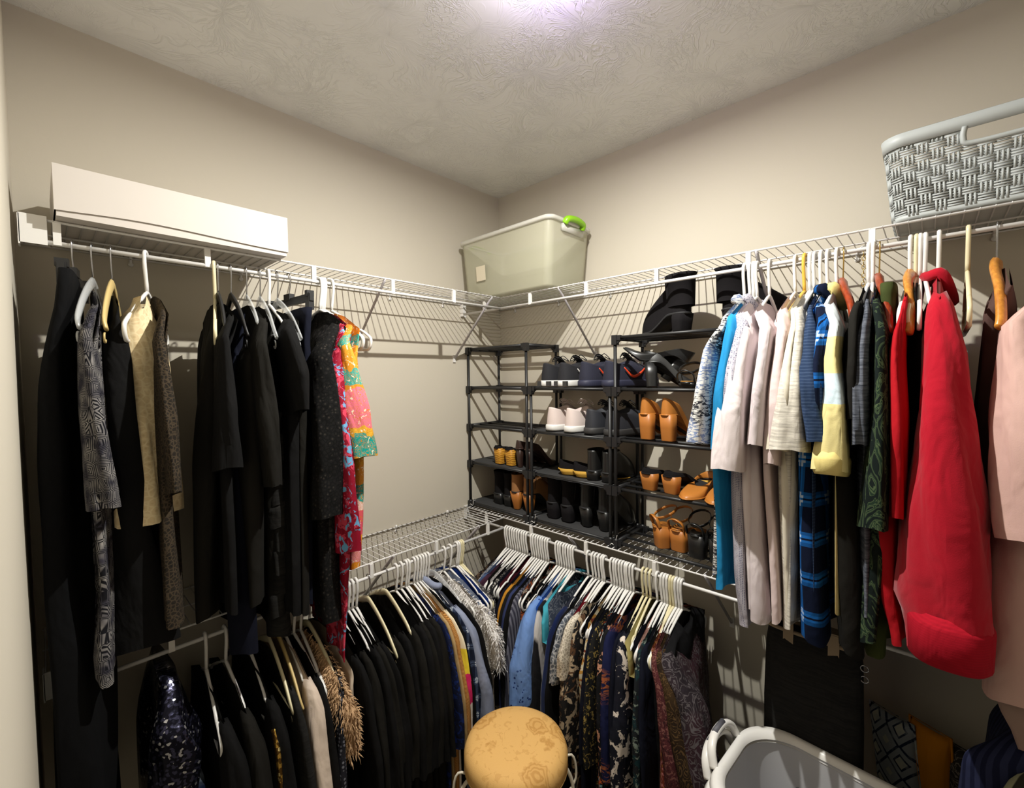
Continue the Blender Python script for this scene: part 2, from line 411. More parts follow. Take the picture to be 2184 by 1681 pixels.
def make_hanger(kind):
    nm, cat, m, hm = {'white': ('clothes_hanger', 'hanger', WHITE_P, WHITE_P), 'cream': ('clothes_hanger', 'hanger', CREAM_P, CREAM_P),
        'yellow': ('clothes_hanger', 'hanger', YELLOW_P, YELLOW_P), 'clear': ('clothes_hanger', 'hanger', CLEAR_P, STEEL),
        'black': ('clothes_hanger', 'hanger', BLACK_P, STEEL), 'beige': ('clothes_hanger', 'hanger', BEIGE_P, STEEL),
        'creamflat': ('clothes_hanger', 'hanger', CREAM_P, STEEL),
        'wood': ('wooden_hanger', 'hanger', WOOD, STEEL), 'redwood': ('wooden_hanger', 'hanger', REDWOOD, BRASS), 'clip': ('trouser_hanger', 'hanger', BLACK_P, STEEL)}[kind]
    t = thing(nm, 'hanger', cat)
    bm = bmesh.new()
    if kind in ('white', 'cream', 'yellow'):
        tube(bm, hook_pts(), .0047, 7); new_obj('hook', bm, hm, t)
        bm = bmesh.new(); frame_tube(bm); new_obj('frame', bm, m, t)
    elif kind == 'clip':
        tube(bm, hook_pts(.0125, -.07), .0018, 6); new_obj('hook', bm, hm, t)
        bm = bmesh.new(); box(bm, -.15, .15, -.006, .006, -.092, -.070); box(bm, -.02, .02, -.008, .008, -.075, -.055); new_obj('bar', bm, m, t, False)
        for s in (-1, 1):
            bm = bmesh.new(); box(bm, s * .135 - .012, s * .135 + .012, -.008, .008, -.118, -.068); box(bm, s * .135 - .007, s * .135 + .007, -.011, .011, -.078, -.060); new_obj('clip', bm, m, t, False)
    else:
        tube(bm, hook_pts(.0125, -.085), .0019, 6); new_obj('hook', bm, hm, t)
        bm = bmesh.new()
        wood = kind in ('wood', 'redwood')
        half = smoothpath([(0, 0, -.083), (.02, 0, -.088), (.075, .0, -.112), (.14, .008 if wood else 0, -.160 if wood else -.150), (.19, .012 if wood else 0, -.192 if not wood else -.225), (.202, .010 if wood else .004, -.215 if not wood else -.245)], 4)
        n = len(half); rr = [(.016 if wood else .0135) * (1 - .25 * i / n) for i in range(n)]
        full = [Vector((-p.x, p.y, p.z)) for p in half[::-1]][:-1] + half
        rf = rr[::-1][:-1] + rr
        tube(bm, full, rf, 8, flat=.62 if wood else .4)
        new_obj('shoulder', bm, m, t)
        if not wood:
            bm = bmesh.new(); tube(bm, [(-.185, 0, -.205), (.185, 0, -.205)], .0028, 6); new_obj('bar', bm, m, t)
            for s in (-1, 1):
                bm = bmesh.new(); tube(bm, arc((s * .193, 0, -.232), .011, R(90), R(90 - s * 250), 8), .0022, 5); new_obj('strap_hook', bm, m, t)
    return t
HP = {}
HUSED = {}
def hanger(kind, rod, pos, label, group=None, rot=0.0, tilt=0.0):
    """rod: UL UR LL LR, pos: metres from the corner"""
    loc, rz = rodpos(rod, pos); rz += rot
    if kind not in HP:
        HP[kind] = make_hanger(kind); r = HP[kind]; r.location = loc; r.rotation_euler = (tilt, 0, rz); r['label'] = label
        if group: r['group'] = group
        return r
    return dup(HP[kind], loc, (tilt, 0, rz), label, group)
def rodpos(rod, pos):
    z = (UP if rod[0] == 'U' else LOW) - LIP + .001
    return ((D, -pos, z), 0.0) if rod[1] == 'L' else ((pos, -D, z), R(-90))

# ---------------------------------------------------------------- garments (same local frame as the hangers)
def gtop(x, nk, base=-.088, slope=.47):
    return base - slope * max(0, abs(x) - .02)
def body_mesh(st, W=.2, wb=.225, nk=.07, dip=.07, far=.5, folds=.008, seed=0, z0=None, depth_near=None, nu=44, nv=34, flare=.0, waist=0.0, flat_top=None, wn=None):
    """st rows (z, yc, ht): centre and half thickness of the cloth at its room end"""
    rnd = random.Random(seed); ph = rnd.random() * 6; ph2 = rnd.random() * 6; kx = rnd.uniform(26, 40)
    zb = st[-1][0]; bm = bmesh.new(); rows = []
    wn = wn or wb
    for j in range(nv + 1):
        v = j / nv; ring = []
        for i in range(nu):
            a = 2 * PI * (i + .5) / nu; c, s = math.cos(a), math.sin(a)
            cx = math.copysign(abs(c) ** .75, c); sy = math.copysign(abs(s) ** .55, s)
            half = W + ((wn if cx > 0 else wb) - W) * min(1, v * nv / 9) + flare * v
            if waist: half -= waist * math.exp(-((v - .38) / .12) ** 2)
            x = cx * half
            if flat_top is not None: zt = flat_top
            else:
                zt = gtop(x, nk)
                if abs(x) < nk:
                    e = 1 - (x / nk) ** 2
                    zt -= (dip if s > 0 else dip * .25) * e ** .85
            z = zt + (zb - zt) * v
            yc, ht = interp(st, z)
            u = (cx + 1) / 2
            grow = min(1.0, .12 + v * nv / 5) if flat_top is None else 1.0
            if abs(x) < nk and flat_top is None: grow = max(grow, .55)
            h = ht * (far + (1 - far) * u ** 1.5) * grow
            f = folds * min(1, v * 3) * (math.sin(kx * x + ph + 1.5 * z) + .6 * math.sin(kx * 1.9 * x + ph2 - 2.2 * z))
            h *= 1 + .22 * min(1, v * 2) * math.sin(5 * a + ph + 4 * z)
            y = yc * (u ** 1.3) * min(1, v * 6 + .25) + sy * h + f
            if s > 0 and cx > 0: pass
            zz = z + (.006 * math.sin(4 * a + ph) if j == nv else 0)
            ring.append(bm.verts.new((x + .006 * min(1, v * 3) * math.sin(9 * z + ph2), y, zz)))
        rows.append(ring)
    for A, B in zip(rows, rows[1:]): bridge(bm, A, B)
    if flat_top is not None: bm.faces.new(rows[0])
    return bm
def sleeve_mesh(st, sgn=1, xin=.17, xout=.235, hx=.062, hx2=.07, seed=0, nu=20, nv=22, hyk=1.0, zs=None, fold=.13):
    rnd = random.Random(seed + 5); ph = rnd.random() * 6
    bm = bmesh.new(); rows = []; z0 = st[0][0]; z1 = st[-1][0]
    zt = -.155
    for j in range(nv + 1):
        v = j / nv; z = zt + (z1 - zt) * v
        yc, hy = interp(st, z)
        e = min(1, v * 5) ** .5
        xc = xin + (xout - xin) * min(1, v * 1.6) ** .7
        w = (hx + (hx2 - hx) * v) * (.35 + .65 * e); h = hy * hyk * (.35 + .65 * e)
        ring = []
        for i in range(nu):
            a = 2 * PI * i / nu; c, s = math.cos(a), math.sin(a)
            r = 1 + fold * math.sin(3 * a + ph + 7 * z) * min(1, v * 3) + fold * .5 * math.sin(7 * a - ph + 16 * z)
            x = xc + math.copysign(abs(c) ** .85, c) * w * r
            y = yc * min(1, v * 4 + .3) + math.copysign(abs(s) ** .8, s) * h * r
            ring.append(bm.verts.new((sgn * x, y, z + c * (.012 + .0 * v) - (.02 * (1 - e) * (c) if c > 0 else 0))))
        rows.append(ring)
    for A, B in zip(rows, rows[1:]): bridge(bm, A, B)
    bm.faces.new(rows[0])
    return bm
def collar_mesh(nk, dip, rr=.009, base=-.084, y=.02):
    pts = []
    for i in range(36):
        a = 2 * PI * i / 36; x = math.cos(a) * nk; s = math.sin(a)
        z = gtop(x, nk, base) + .006 - (dip if s > 0 else dip * .25) * (1 - math.cos(a) ** 2) ** .85
        pts.append((x, s * y, z))
    bm = bmesh.new(); tube(bm, pts, rr, 8, closed=True, flat=.8); return bm
GSEED = [0]
def garment(name, label, cat, rod, pos, m, body=None, sleeve=None, group=None, rot=0.0, nk=.07, dip=.07, collar=None, W=.2, wb=.225, wn=None, far=.5,
            folds=.008, flare=0, waist=0, far_sleeve=True, hem=None, cuff=None, sw=(.055, .062), sx=(.165, .235), sm=None, flat_top=None, tilt=0, hood=None, fur=0, furmat=None, nv=34):
    GSEED[0] += 1; sd = GSEED[0]
    loc, rz = rodpos(rod, pos)
    t = thing(name, label, cat, loc, rz + rot, group)
    if body:
        b = new_obj('body', body_mesh(body, W, wb, nk, dip, far, folds, sd, flare=flare, waist=waist, flat_top=flat_top, wn=wn, nv=nv), m, t)
    if sleeve:
        new_obj('sleeve', sleeve_mesh(sleeve, 1, sx[0], sx[1], sw[0], sw[1], sd), sm or m, t)
        if far_sleeve:
            fs = [(z, yc * .2, hy * .5) for z, yc, hy in sleeve]
            new_obj('sleeve', sleeve_mesh(fs, -1, .155, .195, .04, .045, sd + 3), sm or m, t)
    if collar: new_obj('collar', collar_mesh(nk, dip, collar[1], y=collar[2] if len(collar) > 2 else .02), collar[0], t)
    if cuff:
        z1, yc, hy = sleeve[-1]; ca = sx[1]
        bm = bmesh.new(); n = 28; rings = []
        for z, e in ((z1 + cuff[1] + .012, .80), (z1 + cuff[1], .98), (z1 + cuff[1] - .006, 1.02), (z1 - .004, .99), (z1 - .012, .9)):
            rings.append([bm.verts.new((ca + math.copysign(abs(math.cos(2 * PI * i / n)) ** .85, math.cos(2 * PI * i / n)) * sw[1] * (1.16 if len(cuff) < 3 else cuff[2]) * e, yc + math.copysign(abs(math.sin(2 * PI * i / n)) ** .8, math.sin(2 * PI * i / n)) * hy * (1.18 if len(cuff) < 3 else cuff[2]) * e, z + math.cos(2 * PI * i / n) * .012)) for i in range(n)])
        for A, B in zip(rings, rings[1:]): bridge(bm, A, B)
        new_obj('cuff', bm, cuff[0], t)
    if hem:
        z1, yc, hy = body[-1]
        bm = bmesh.new(); box(bm, wb * .2, (wn or wb) + .004, yc - hy * 1.1, yc + hy * 1.1, z1 - .002, z1 + hem[1]); new_obj('hem_band', bm, hem[0], t)
    if fur:
        me = b.data; rnd = random.Random(sd); bm = bmesh.new(); polys = me.polygons
        zt = body[0][0]
        for _ in range(fur):
            p = polys[rnd.randrange(len(polys))]; c = Vector(p.center); nn = p.normal
            if nn.dot(Vector((c.x, c.y * 4, 0))) < 0: nn = -nn
            d = (nn * .8 + Vector((rnd.uniform(-.6, .6), rnd.uniform(-.6, .6), -rnd.uniform(.3, 1.2)))).normalized()
            c = c + Vector((rnd.uniform(-.01, .01), 0, rnd.uniform(-.02, .02))); l = rnd.uniform(.008, .022)
            q = d.cross(Vector((rnd.random(), rnd.random(), rnd.random()))).normalized() * .0015
            mid = c + d * l * .55 + Vector((0, 0, .002)); e = c + d * l + Vector((0, 0, -.004))
            a1, a2, b1, b2, tip = bm.verts.new(c - q), bm.verts.new(c + q), bm.verts.new(mid - q), bm.verts.new(mid + q), bm.verts.new(e)
            bm.faces.new((a1, a2, b2, b1)); bm.faces.new((b1, b2, tip))
        f = new_obj('fur_pile', bm, furmat or m, b); f['kind'] = 'stuff'
    return t
ST = {
 'ur_wb': (1.368, [(-0.188, 0.013, 0.011), (-0.279, -0.02, 0.019), (-0.399, -0.031, 0.025), (-0.529, -0.046, 0.036)], [(-0.552, -0.02, 0.016), (-0.747, -0.018, 0.015), (-0.909, -0.017, 0.015)]),
 'ur_blue': (1.384, [(-0.203, 0.013, 0.021), (-0.397, -0.003, 0.017), (-0.544, -0.006, 0.017)], [(-0.564, -0.013, 0.019), (-0.943, -0.01, 0.021)]),
 'ur_geo': (1.394, [(-0.181, 0.036, 0.018), (-0.333, 0.018, 0.019), (-0.462, 0.011, 0.021)], [(-0.599, 0.015, 0.025), (-0.867, 0.031, 0.021), (-1.032, 0.044, 0.016)]),
 'ur_white': (1.404, [(-0.219, 0.032, 0.024), (-0.333, 0.018, 0.033), (-0.462, 0.006, 0.039), (-0.594, -0.001, 0.039)], [(-0.611, 0.023, 0.018), (-0.982, 0.041, 0.015)]),
 'ur_polo': (1.438, [(-0.26, 0.049, 0.022), (-0.396, 0.04, 0.021), (-0.522, 0.032, 0.02)], [(-0.593, 0.019, 0.023), (-1.0, 0.032, 0.03)]),
 'ur_pink': (1.505, [(-0.226, 0.017, 0.019), (-0.395, 0.005, 0.021), (-0.568, 0.001, 0.016)], [(-0.589, -0.014, 0.017), (-0.985, 0.007, 0.016)]),
 'ur_hen': (1.528, [(-0.192, 0.023, 0.011), (-0.334, 0.01, 0.018), (-0.53, -0.009, 0.024)], [(-0.558, -0.001, 0.019), (-0.977, 0.006, 0.011)]),
 'ur_heath': (1.541, [(-0.205, 0.017, 0.017), (-0.335, 0.009, 0.029), (-0.527, 0.004, 0.038)], [(-0.546, -0.01, 0.02), (-1.0, -0.001, 0.01)]),
 'ur_navy': (1.567, [(-0.172, 0.016, 0.008), (-0.288, 0.014, 0.022), (-0.405, 0.026, 0.023), (-0.502, 0.041, 0.027)], [(-0.517, -0.001, 0.021), (-0.948, 0.011, 0.023)]),
 'ur_plaid': (1.583, [(-0.21, 0.024, 0.016), (-0.393, 0.02, 0.017), (-0.497, 0.024, 0.019)], [(-0.516, -0.004, 0.031), (-0.76, -0.002, 0.033), (-1.012, 0.006, 0.037)]),
 'ur_yel': (1.604, [(-0.212, 0.027, 0.018), (-0.302, 0.022, 0.021), (-0.404, 0.031, 0.024), (-0.564, 0.025, 0.034)], [(-0.571, 0.022, 0.019), (-0.916, 0.028, 0.016)]),
 'ur_blk': (1.673, [(-0.204, -0.006, 0.014), (-0.447, -0.006, 0.013)], [(-0.569, -0.03, 0.034), (-0.804, -0.024, 0.034), (-1.008, -0.012, 0.027)]),
 'ur_grey': (1.682, [(-0.185, 0.01, 0.007), (-0.292, -0.001, 0.015), (-0.502, 0.002, 0.015)], [(-0.506, -0.003, 0.011), (-0.909, 0.004, 0.009)]),
 'ur_trop': (1.694, [(-0.23, 0.022, 0.015), (-0.444, 0.024, 0.02), (-0.685, 0.016, 0.026)], [(-0.558, 0.022, 0.025), (-0.965, 0.002, 0.026)]),
 'ur_redt': (1.756, [(-0.191, -0.007, 0.007), (-0.295, -0.013, 0.013), (-0.442, -0.008, 0.016), (-0.655, -0.007, 0.016)], [(-0.667, -0.021, 0.029), (-0.823, -0.017, 0.027), (-0.95, 0.004, 0.016)]),
 'ur_blk2': (1.767, [(-0.195, 0.014, 0.01), (-0.44, 0.014, 0.019), (-0.649, 0.011, 0.021)], [(-0.444, 0.01, 0.02), (-0.767, 0.014, 0.019)]),
 'ur_red': (1.808, [(-0.201, 0.006, 0.016), (-0.337, 0.012, 0.034), (-0.486, 0.013, 0.05), (-0.635, 0.016, 0.064), (-0.814, 0.021, 0.07), (-0.853, 0.027, 0.064), (-0.919, 0.026, 0.056)], []),
 'ul_gown': (1.752, [], [(-0.154, -0.017, 0.016), (-0.214, -0.024, 0.017), (-0.361, -0.032, 0.025), (-0.51, -0.032, 0.032), (-0.762, -0.035, 0.033), (-0.986, -0.02, 0.05), (-1.221, -0.02, 0.051)]),
 'ul_silver': (1.718, [(-0.234, -0.03, 0.012), (-0.363, -0.028, 0.016), (-0.464, -0.022, 0.02), (-0.602, -0.015, 0.025)], [(-0.518, -0.021, 0.014), (-0.78, -0.021, 0.015), (-0.934, -0.032, 0.024), (-0.982, -0.032, 0.022)]),
 'ul_sless': (1.683, [], [(-0.167, -0.026, 0.012), (-0.228, -0.012, 0.027), (-0.417, -0.018, 0.028), (-0.632, -0.014, 0.028), (-0.955, 0.012, 0.049)]),
 'ul_cream': (1.615, [], [(-0.167, -0.033, 0.025), (-0.226, -0.028, 0.027), (-0.368, -0.032, 0.026), (-0.478, -0.031, 0.03), (-0.659, -0.035, 0.038)]),
 'ul_brown': (1.601, [(-0.227, -0.025, 0.009), (-0.423, -0.018, 0.014), (-0.59, -0.014, 0.014)], [(-0.594, -0.019, 0.018), (-0.905, -0.016, 0.027)]),
 'ul_strap': (1.462, [], [(-0.153, -0.044, 0.011), (-0.254, -0.046, 0.02), (-0.552, -0.067, 0.031), (-0.946, -0.083, 0.028)]),
 'ul_bl8': (1.453, [(-0.22, -0.044, 0.012), (-0.433, -0.052, 0.02), (-0.552, -0.054, 0.028)], [(-0.557, -0.044, 0.021), (-0.927, -0.048, 0.018)]),
 'ul_bl9': (1.421, [], [(-0.24, -0.034, 0.022), (-0.513, -0.041, 0.026), (-0.688, -0.044, 0.035), (-1.076, -0.032, 0.034)]),
 'ul_bl10': (1.380, [(-0.179, -0.037, 0.017), (-0.44, -0.035, 0.022), (-0.612, -0.027, 0.015)], [(-0.566, -0.062, 0.033), (-0.927, -0.058, 0.028)]),
 'ul_tier': (1.343, [], [(-0.186, -0.035, 0.017), (-0.446, -0.026, 0.022), (-1.046, -0.028, 0.031)]),
 'ul_bl12': (1.318, [(-0.186, -0.026, 0.021), (-0.315, -0.015, 0.026), (-0.421, -0.015, 0.019)], [(-0.422, -0.015, 0.029), (-0.988, -0.03, 0.026)]),
 'ul_bl13': (1.293, [], [(-0.208, -0.015, 0.023), (-0.451, -0.016, 0.023), (-0.998, -0.033, 0.016)]),
 'ul_pants': (1.258, [], [(-0.131, -0.019, 0.019), (-0.454, -0.014, 0.02), (-0.992, -0.046, 0.019)]),
 'ul_lace': (1.159, [(-0.193, -0.089, 0.025), (-0.454, -0.093, 0.034), (-0.73, -0.105, 0.041)], [(-0.739, -0.091, 0.04), (-1.058, -0.087, 0.04)]),
 'ul_lace2': (1.151, [], [(-0.189, -0.074, 0.019), (-0.458, -0.075, 0.02), (-0.947, -0.081, 0.02)]),
 'ul_floral': (1.144, [(-0.19, -0.068, 0.014), (-0.316, -0.064, 0.019), (-0.6, -0.061, 0.025), (-0.847, -0.056, 0.028)], [(-0.856, -0.051, 0.019), (-1.016, -0.059, 0.015), (-1.191, -0.069, 0.006)]),
 'ul_teal': (1.118, [(-0.182, -0.074, 0.017), (-0.316, -0.062, 0.024), (-0.461, -0.049, 0.034), (-0.572, -0.037, 0.038)], [(-0.583, -0.029, 0.023), (-0.763, -0.034, 0.023), (-0.919, -0.043, 0.024)]),
}
BLK = (.0062, .0060, .0062, 1); NAVYB = (.0055, .0065, .014, 1)
F = fabric
F('black', 'plain', BLK); F('black_warm', 'plain', (.0105, .0096, .0080, 1)); F('navy_black', 'plain', NAVYB); F('charcoal', 'heather', (.018, .017, .016, 1), (.009, .009, .009, 1))
black_lace = F('black_lace', 'lace', (.008, .0075, .0075, 1), (.004, .004, .004, 1), (.035, .03, .025, 1), 1.5)
white_cloth = F('white', 'plain', srgb(226, 216, 216)); 
MB_ = MATS
# ======================================================= upper rod on the back wall (clothes right of the shoe racks)
GU = 'shirts on the upper rod along the back wall'
S = lambda k: ST[k]
def ur(key, name, label, cat, m, sleeve_off=False, **kw):
    x, s, b = ST[key]
    if sleeve_off: b = [(-.1, 0, .012), (-.2, .012, .014)] + b; s = []; kw.update(W=.15, wb=.18)
    if key in ('ur_navy', 'ur_yel'): b = [(z, yc + .012, h * .12) for z, yc, h in b]
    if b and b[0][0] < -.3: b = [(-.12, b[0][1] * .5, .010), (-.3, b[0][1], max(.012, b[0][2] * .8))] + b
    return garment(name, label, cat, 'UR', x, m, body=b or None, sleeve=s or None, **kw)
ur('ur_wb', 'short_sleeve_shirt', 'short sleeve shirt with white, grey and blue brush-stroke print, first beside the shoe racks', 'shirt', F('brush_shirt', 'brush', srgb(214, 212, 208), srgb(52, 52, 58), srgb(128, 142, 176)), collar=(F('brush_shirt'), .014), sw=(.05, .065))
ur('ur_blue', 'long_shirt', 'bright blue shirt hanging behind the brush-stroke print shirt', 'shirt', F('bright_blue', 'plain', srgb(38, 132, 186)), sw=(.045, .05))
ur('ur_geo', 'printed_shirt', 'grey and white tiny geometric print shirt hanging beside the bright blue one', 'shirt', F('geo', 'dots', srgb(176, 172, 182), srgb(96, 94, 116), scale=2.2), collar=(F('geo'), .012), sw=(.045, .05))
ur('ur_white', 'white_blouse', 'plain white short sleeve blouse with wide loose sleeve', 'blouse', F('white_blouse', 'plain', srgb(228, 216, 216)), sw=(.05, .075))
ur('ur_polo', 'white_collared_shirt', 'long white shirt with an open neck on the hanger showing its crossbar', 'shirt', F('white_shirt', 'plain', srgb(214, 202, 204)), nk=.095, dip=.12)
ur('ur_pink', 'pale_pink_shirt', 'very pale pink long shirt hanging left of the heather tee', 'shirt', F('pale_pink', 'plain', srgb(216, 196, 194)), sw=(.045, .05))
ur('ur_hen', 'cream_tee', 'plain off-white tee on the yellow hanger', 'shirt', F('offwhite', 'plain', srgb(222, 214, 196)), sw=(.05, .06))
ur('ur_heath', 'heather_tee', 'off-white heather tee with wide short sleeves', 'shirt', F('white_heather', 'heather', srgb(220, 214, 202), srgb(176, 170, 160)), sw=(.05, .075))
ur('ur_navy', 'knitted_tee', 'navy blue knitted tee with faint horizontal ribs', 'shirt', F('navy_rib', 'stripes', srgb(40, 56, 84), srgb(58, 74, 102), scale=4.5), sw=(.05, .07))
ur('ur_plaid', 'flannel_shirt', 'bright blue, white and navy plaid flannel shirt', 'shirt', F('blue_plaid', 'plaid', srgb(26, 96, 172), srgb(14, 22, 44), srgb(176, 196, 220)), collar=(F('blue_plaid'), .014), sw=(.05, .055))
yst = [(0, srgb(212, 220, 224)), (.245, srgb(226, 212, 150)), (.33, srgb(196, 212, 220)), (.40, srgb(226, 212, 150)), (.9, srgb(226, 212, 150))]
F('yellow_blue', 'blocks', stops=yst)
ur('ur_yel', 'striped_pullover', 'pale yellow pullover with broad light blue bands and a thick collar', 'pullover', F('yellow_blue'), collar=(F('pale_yellow', 'plain', srgb(226, 208, 136)), .014, .018), cuff=(F('pale_yellow'), .03, 1.05), sw=(.05, .072))
ur('ur_blk', 'black_shirt', 'long black knit shirt between the yellow pullover and the grey tee', 'shirt', F('black_warm'), sw=(.045, .05))
ur('ur_grey', 'grey_tee', 'dark grey heather tee with short sleeves', 'shirt', F('grey_heather', 'heather', srgb(104, 108, 118), srgb(54, 58, 68)), sw=(.05, .06))
ur('ur_trop', 'tropical_shirt', 'dark green tropical leaf print shirt right of the grey tee', 'shirt', F('tropic', 'tropic', srgb(18, 26, 24), srgb(30, 46, 34), srgb(70, 84, 58), 1), sw=(.05, .065), far_sleeve=False)
ur('ur_redt', 'red_shirt', 'bright red long sleeve shirt beside the light wooden hanger', 'shirt', F('red_shirt', 'plain', srgb(176, 24, 34)), sw=(.045, .05))
ur('ur_blk2', 'black_jacket', 'black jacket between the red shirt and the red sweatshirt', 'jacket', F('black'), sleeve_off=True)
x, s, b = ST['ur_red']
rs = [(-.1, .002, .012)] + s
garment('sweatshirt', 'big red sweatshirt with thick rolled neck and ribbed cuffs', 'sweatshirt', 'UR', x, F('red_sweat', 'plain', srgb(174, 20, 40), sheen=.1),
        body=[(-.1, 0, .030), (-.2, 0, .034), (-.3, .0, .036), (-.6, .0, .042), (-.84, .01, .042)], sleeve=[(-.15, .004, .030), (-.22, .006, .032)] + s[1:], nk=.062, dip=.085, collar=(F('red_sweat'), .013, .026), sw=(.055, .085), sx=(.165, .245), cuff=(F('red_sweat_rib', 'mesh', srgb(166, 20, 38), srgb(156, 18, 36)), .075), sm=None)
# navy crumpled top hanging from the second red-brown hanger
garment('navy_blouse', 'dark navy and burnt orange crumpled top under the second red-brown wooden hanger', 'top', 'UR', 1.70, F('navy_orange', 'floral', (.012, .016, .032, 1), srgb(98, 52, 22), srgb(40, 48, 72), .4), body=[(-.15, 0, .03), (-.3, .02, .034), (-.52, .0, .03)], nk=.05, dip=.03, wb=.2, W=.17)
garment('olive_trousers', 'olive green folded garment low behind the black knit shirt', 'trousers', 'UR', 1.72, F('olive', 'plain', srgb(62, 70, 36)), body=[(-.3, .0, .02), (-.7, -.01, .03), (-1.02, -.02, .03)], flat_top=-.12, wb=.16, W=.16)
garment('sheer_blouse', 'dusky brown sheer blouse hanging deep behind the red sweatshirt', 'blouse', 'UR', 1.92, F('dusky_brown', 'plain', srgb(88, 66, 60)), body=[(-.275, -.02, .03), (-.45, -.022, .036), (-.70, -.0, .036)], nk=.05, W=.17, wb=.18, wn=.10)
garment('pink_sweater', 'pale pink long sleeve sweater at the right edge of the photo', 'sweater', 'UR', 1.99, F('pink_sweat', 'plain', srgb(206, 170, 160)), body=[(-.13, -.02, .02), (-.649, -.06, .045), (-.827, -.068, .05), (-1.0, -.07, .05)],
        sleeve=[(-.2, -.06, .02), (-.24, -.067, .026), (-.43, -.050, .05), (-.626, -.035, .06), (-.66, -.03, .06)], sw=(.05, .07))
garment('taupe_trousers', 'dull taupe trousers hanging under the pale pink sweater', 'trousers', 'UR', 2.03, F('taupe', 'plain', srgb(150, 126, 116)), body=[(-.3, -.06, .03), (-.8, -.1, .05), (-1.02, -.1, .05), (-1.1, -.08, .03)], flat_top=-.14, W=.19, wb=.19)
# hangers
GH = 'white plastic hangers on the upper back rod'
wl = 'white plastic tube hanger on the upper back rod holding the %s'
for kind, pos, lab in (
    ('white', 1.368, wl % 'brush-stroke print shirt'), ('white', 1.384, wl % 'bright blue shirt'), ('white', 1.394, wl % 'tiny geometric print shirt'), ('white', 1.404, wl % 'plain white blouse'),
    ('white', 1.438, wl % 'long white open-neck shirt'), ('white', 1.505, wl % 'very pale pink shirt'), ('yellow', 1.528, 'yellow plastic hanger between the white ones on the upper back rod'),
    ('white', 1.541, wl % 'off-white heather tee'), ('white', 1.552, 'bare-topped white plastic hanger just right of the yellow hanger pair'), ('white', 1.567, wl % 'navy knitted tee'), ('white', 1.583, wl % 'blue plaid flannel shirt'),
    ('white', 1.604, wl % 'yellow and blue pullover'), ('white', 1.673, wl % 'long black knit shirt'), ('white', 1.682, wl % 'dark grey heather tee'), ('white', 1.756, wl % 'bright red long sleeve shirt'),
    ('cream', 1.767, 'cream plastic hanger directly behind the light wooden clip hanger'), ('white', 1.774, wl % 'black jacket'), ('white', 1.783, 'white plastic hanger with its side arm bare beside the black jacket'),
    ('white', 1.808, wl % 'red sweatshirt'), ('cream', 1.858, 'empty cream plastic hanger right of the red sweatshirt'), ('white', 1.99, wl % 'pale pink sweater')):
    hanger(kind, 'UR', pos, lab, rot=random.uniform(-.08, .08))
hanger('redwood', 'UR', 1.618, 'red-brown wooden hanger with brass hook behind the yellow pullover', rot=R(10))
hanger('redwood', 'UR', 1.695, 'red-brown wooden hanger with brass hook beside the grey tee', rot=R(6))
hanger('wood', 'UR', 1.757, 'light wooden hanger seen edge-on before the red shirt and black jacket', rot=R(-2))
hanger('wood', 'UR', 1.905, 'empty light wooden hanger turned edge-on near the right edge', rot=R(-5))
# chain hanging from the rod
t = thing('hanging_chain', 'short thin metal chain hanging from the upper back rod by the grey tee', 'chain', (1.662, -D, UP - LIP))
bm = bmesh.new()
for i in range(9):
    c = Vector((0, 0, -.012 - i * .0115)); a = 0 if i % 2 else PI / 2
    tube(bm, [c + Vector((math.cos(q) * .0035 * math.cos(a), math.cos(q) * .0035 * math.sin(a), math.sin(q) * .0075)) for q in [2 * PI * j / 10 for j in range(10)]], .0009, 5, closed=True)
new_obj('links', bm, BRASS, t)
bm = bmesh.new(); tube(bm, arc((0, 0, 0), .009, R(-60), R(240), 12, 'xz'), .0012, 5); tube(bm, [(0, 0, -.112), (.012, 0, -.16), (-.012, 0, -.16), (0, 0, -.112)], .001, 5); new_obj('end_hook', bm, STEEL, t)

# ======================================================= upper rod on the left wall (dark dresses)
def ul(key, name, label, cat, m, pad=True, **kw):
    x, s, b = ST[key]
    if key in ('ul_cream', 'ul_sless'): b = [(z, yc * 1.1, h * (2.1 if key == 'ul_cream' else 1.5)) for z, yc, h in b]
    if b and b[0][0] < -.3: b = [(-.12, b[0][1] * .5, .010), (-.3, b[0][1], max(.012, b[0][2] * .8))] + b
    return garment(name, label, cat, 'UL', x, m, body=b or None, sleeve=s or None, **kw)
x, s, b = ST['ul_gown']
garment('evening_gown', 'floor-length black velvet garment clipped at the far left end of the rod', 'gown', 'UL', x, F('gown', 'plain', (.0035, .0036, .0042, 1)), body=b + [(-1.5, -.03, .05)], flat_top=-.085, W=.17, wb=.2, rot=R(-6))
ul('ul_silver', 'patterned_dress', 'long dress of dark lace with silver honeycomb pattern', 'dress', F('silver_lace', 'hexlace', (.010, .010, .013, 1), srgb(58, 56, 66), srgb(150, 146, 142), 1.15), sw=(.045, .07), sx=(.16, .21), folds=.008)
ul('ul_sless', 'sleeveless_dress', 'long black sleeveless dress on the beige hanger', 'dress', F('black'), W=.17, wb=.19, nk=.09, dip=.10)
ul('ul_cream', 'lace_blouse', 'cream lace sleeveless top with knotted waist', 'top', F('cream_lace', 'lace', srgb(222, 200, 158), srgb(232, 214, 174), srgb(206, 182, 140), 1.3), W=.17, wb=.185, nk=.07, dip=.13, folds=.012, waist=.02, rot=R(-8))
ul('ul_brown', 'lace_dress', 'brown-black lace dress half hidden behind the cream lace top', 'dress', F('brown_lace', 'lace', (.02, .016, .012, 1), srgb(66, 56, 44), (.012, .011, .010, 1), 2.0), sw=(.035, .045))
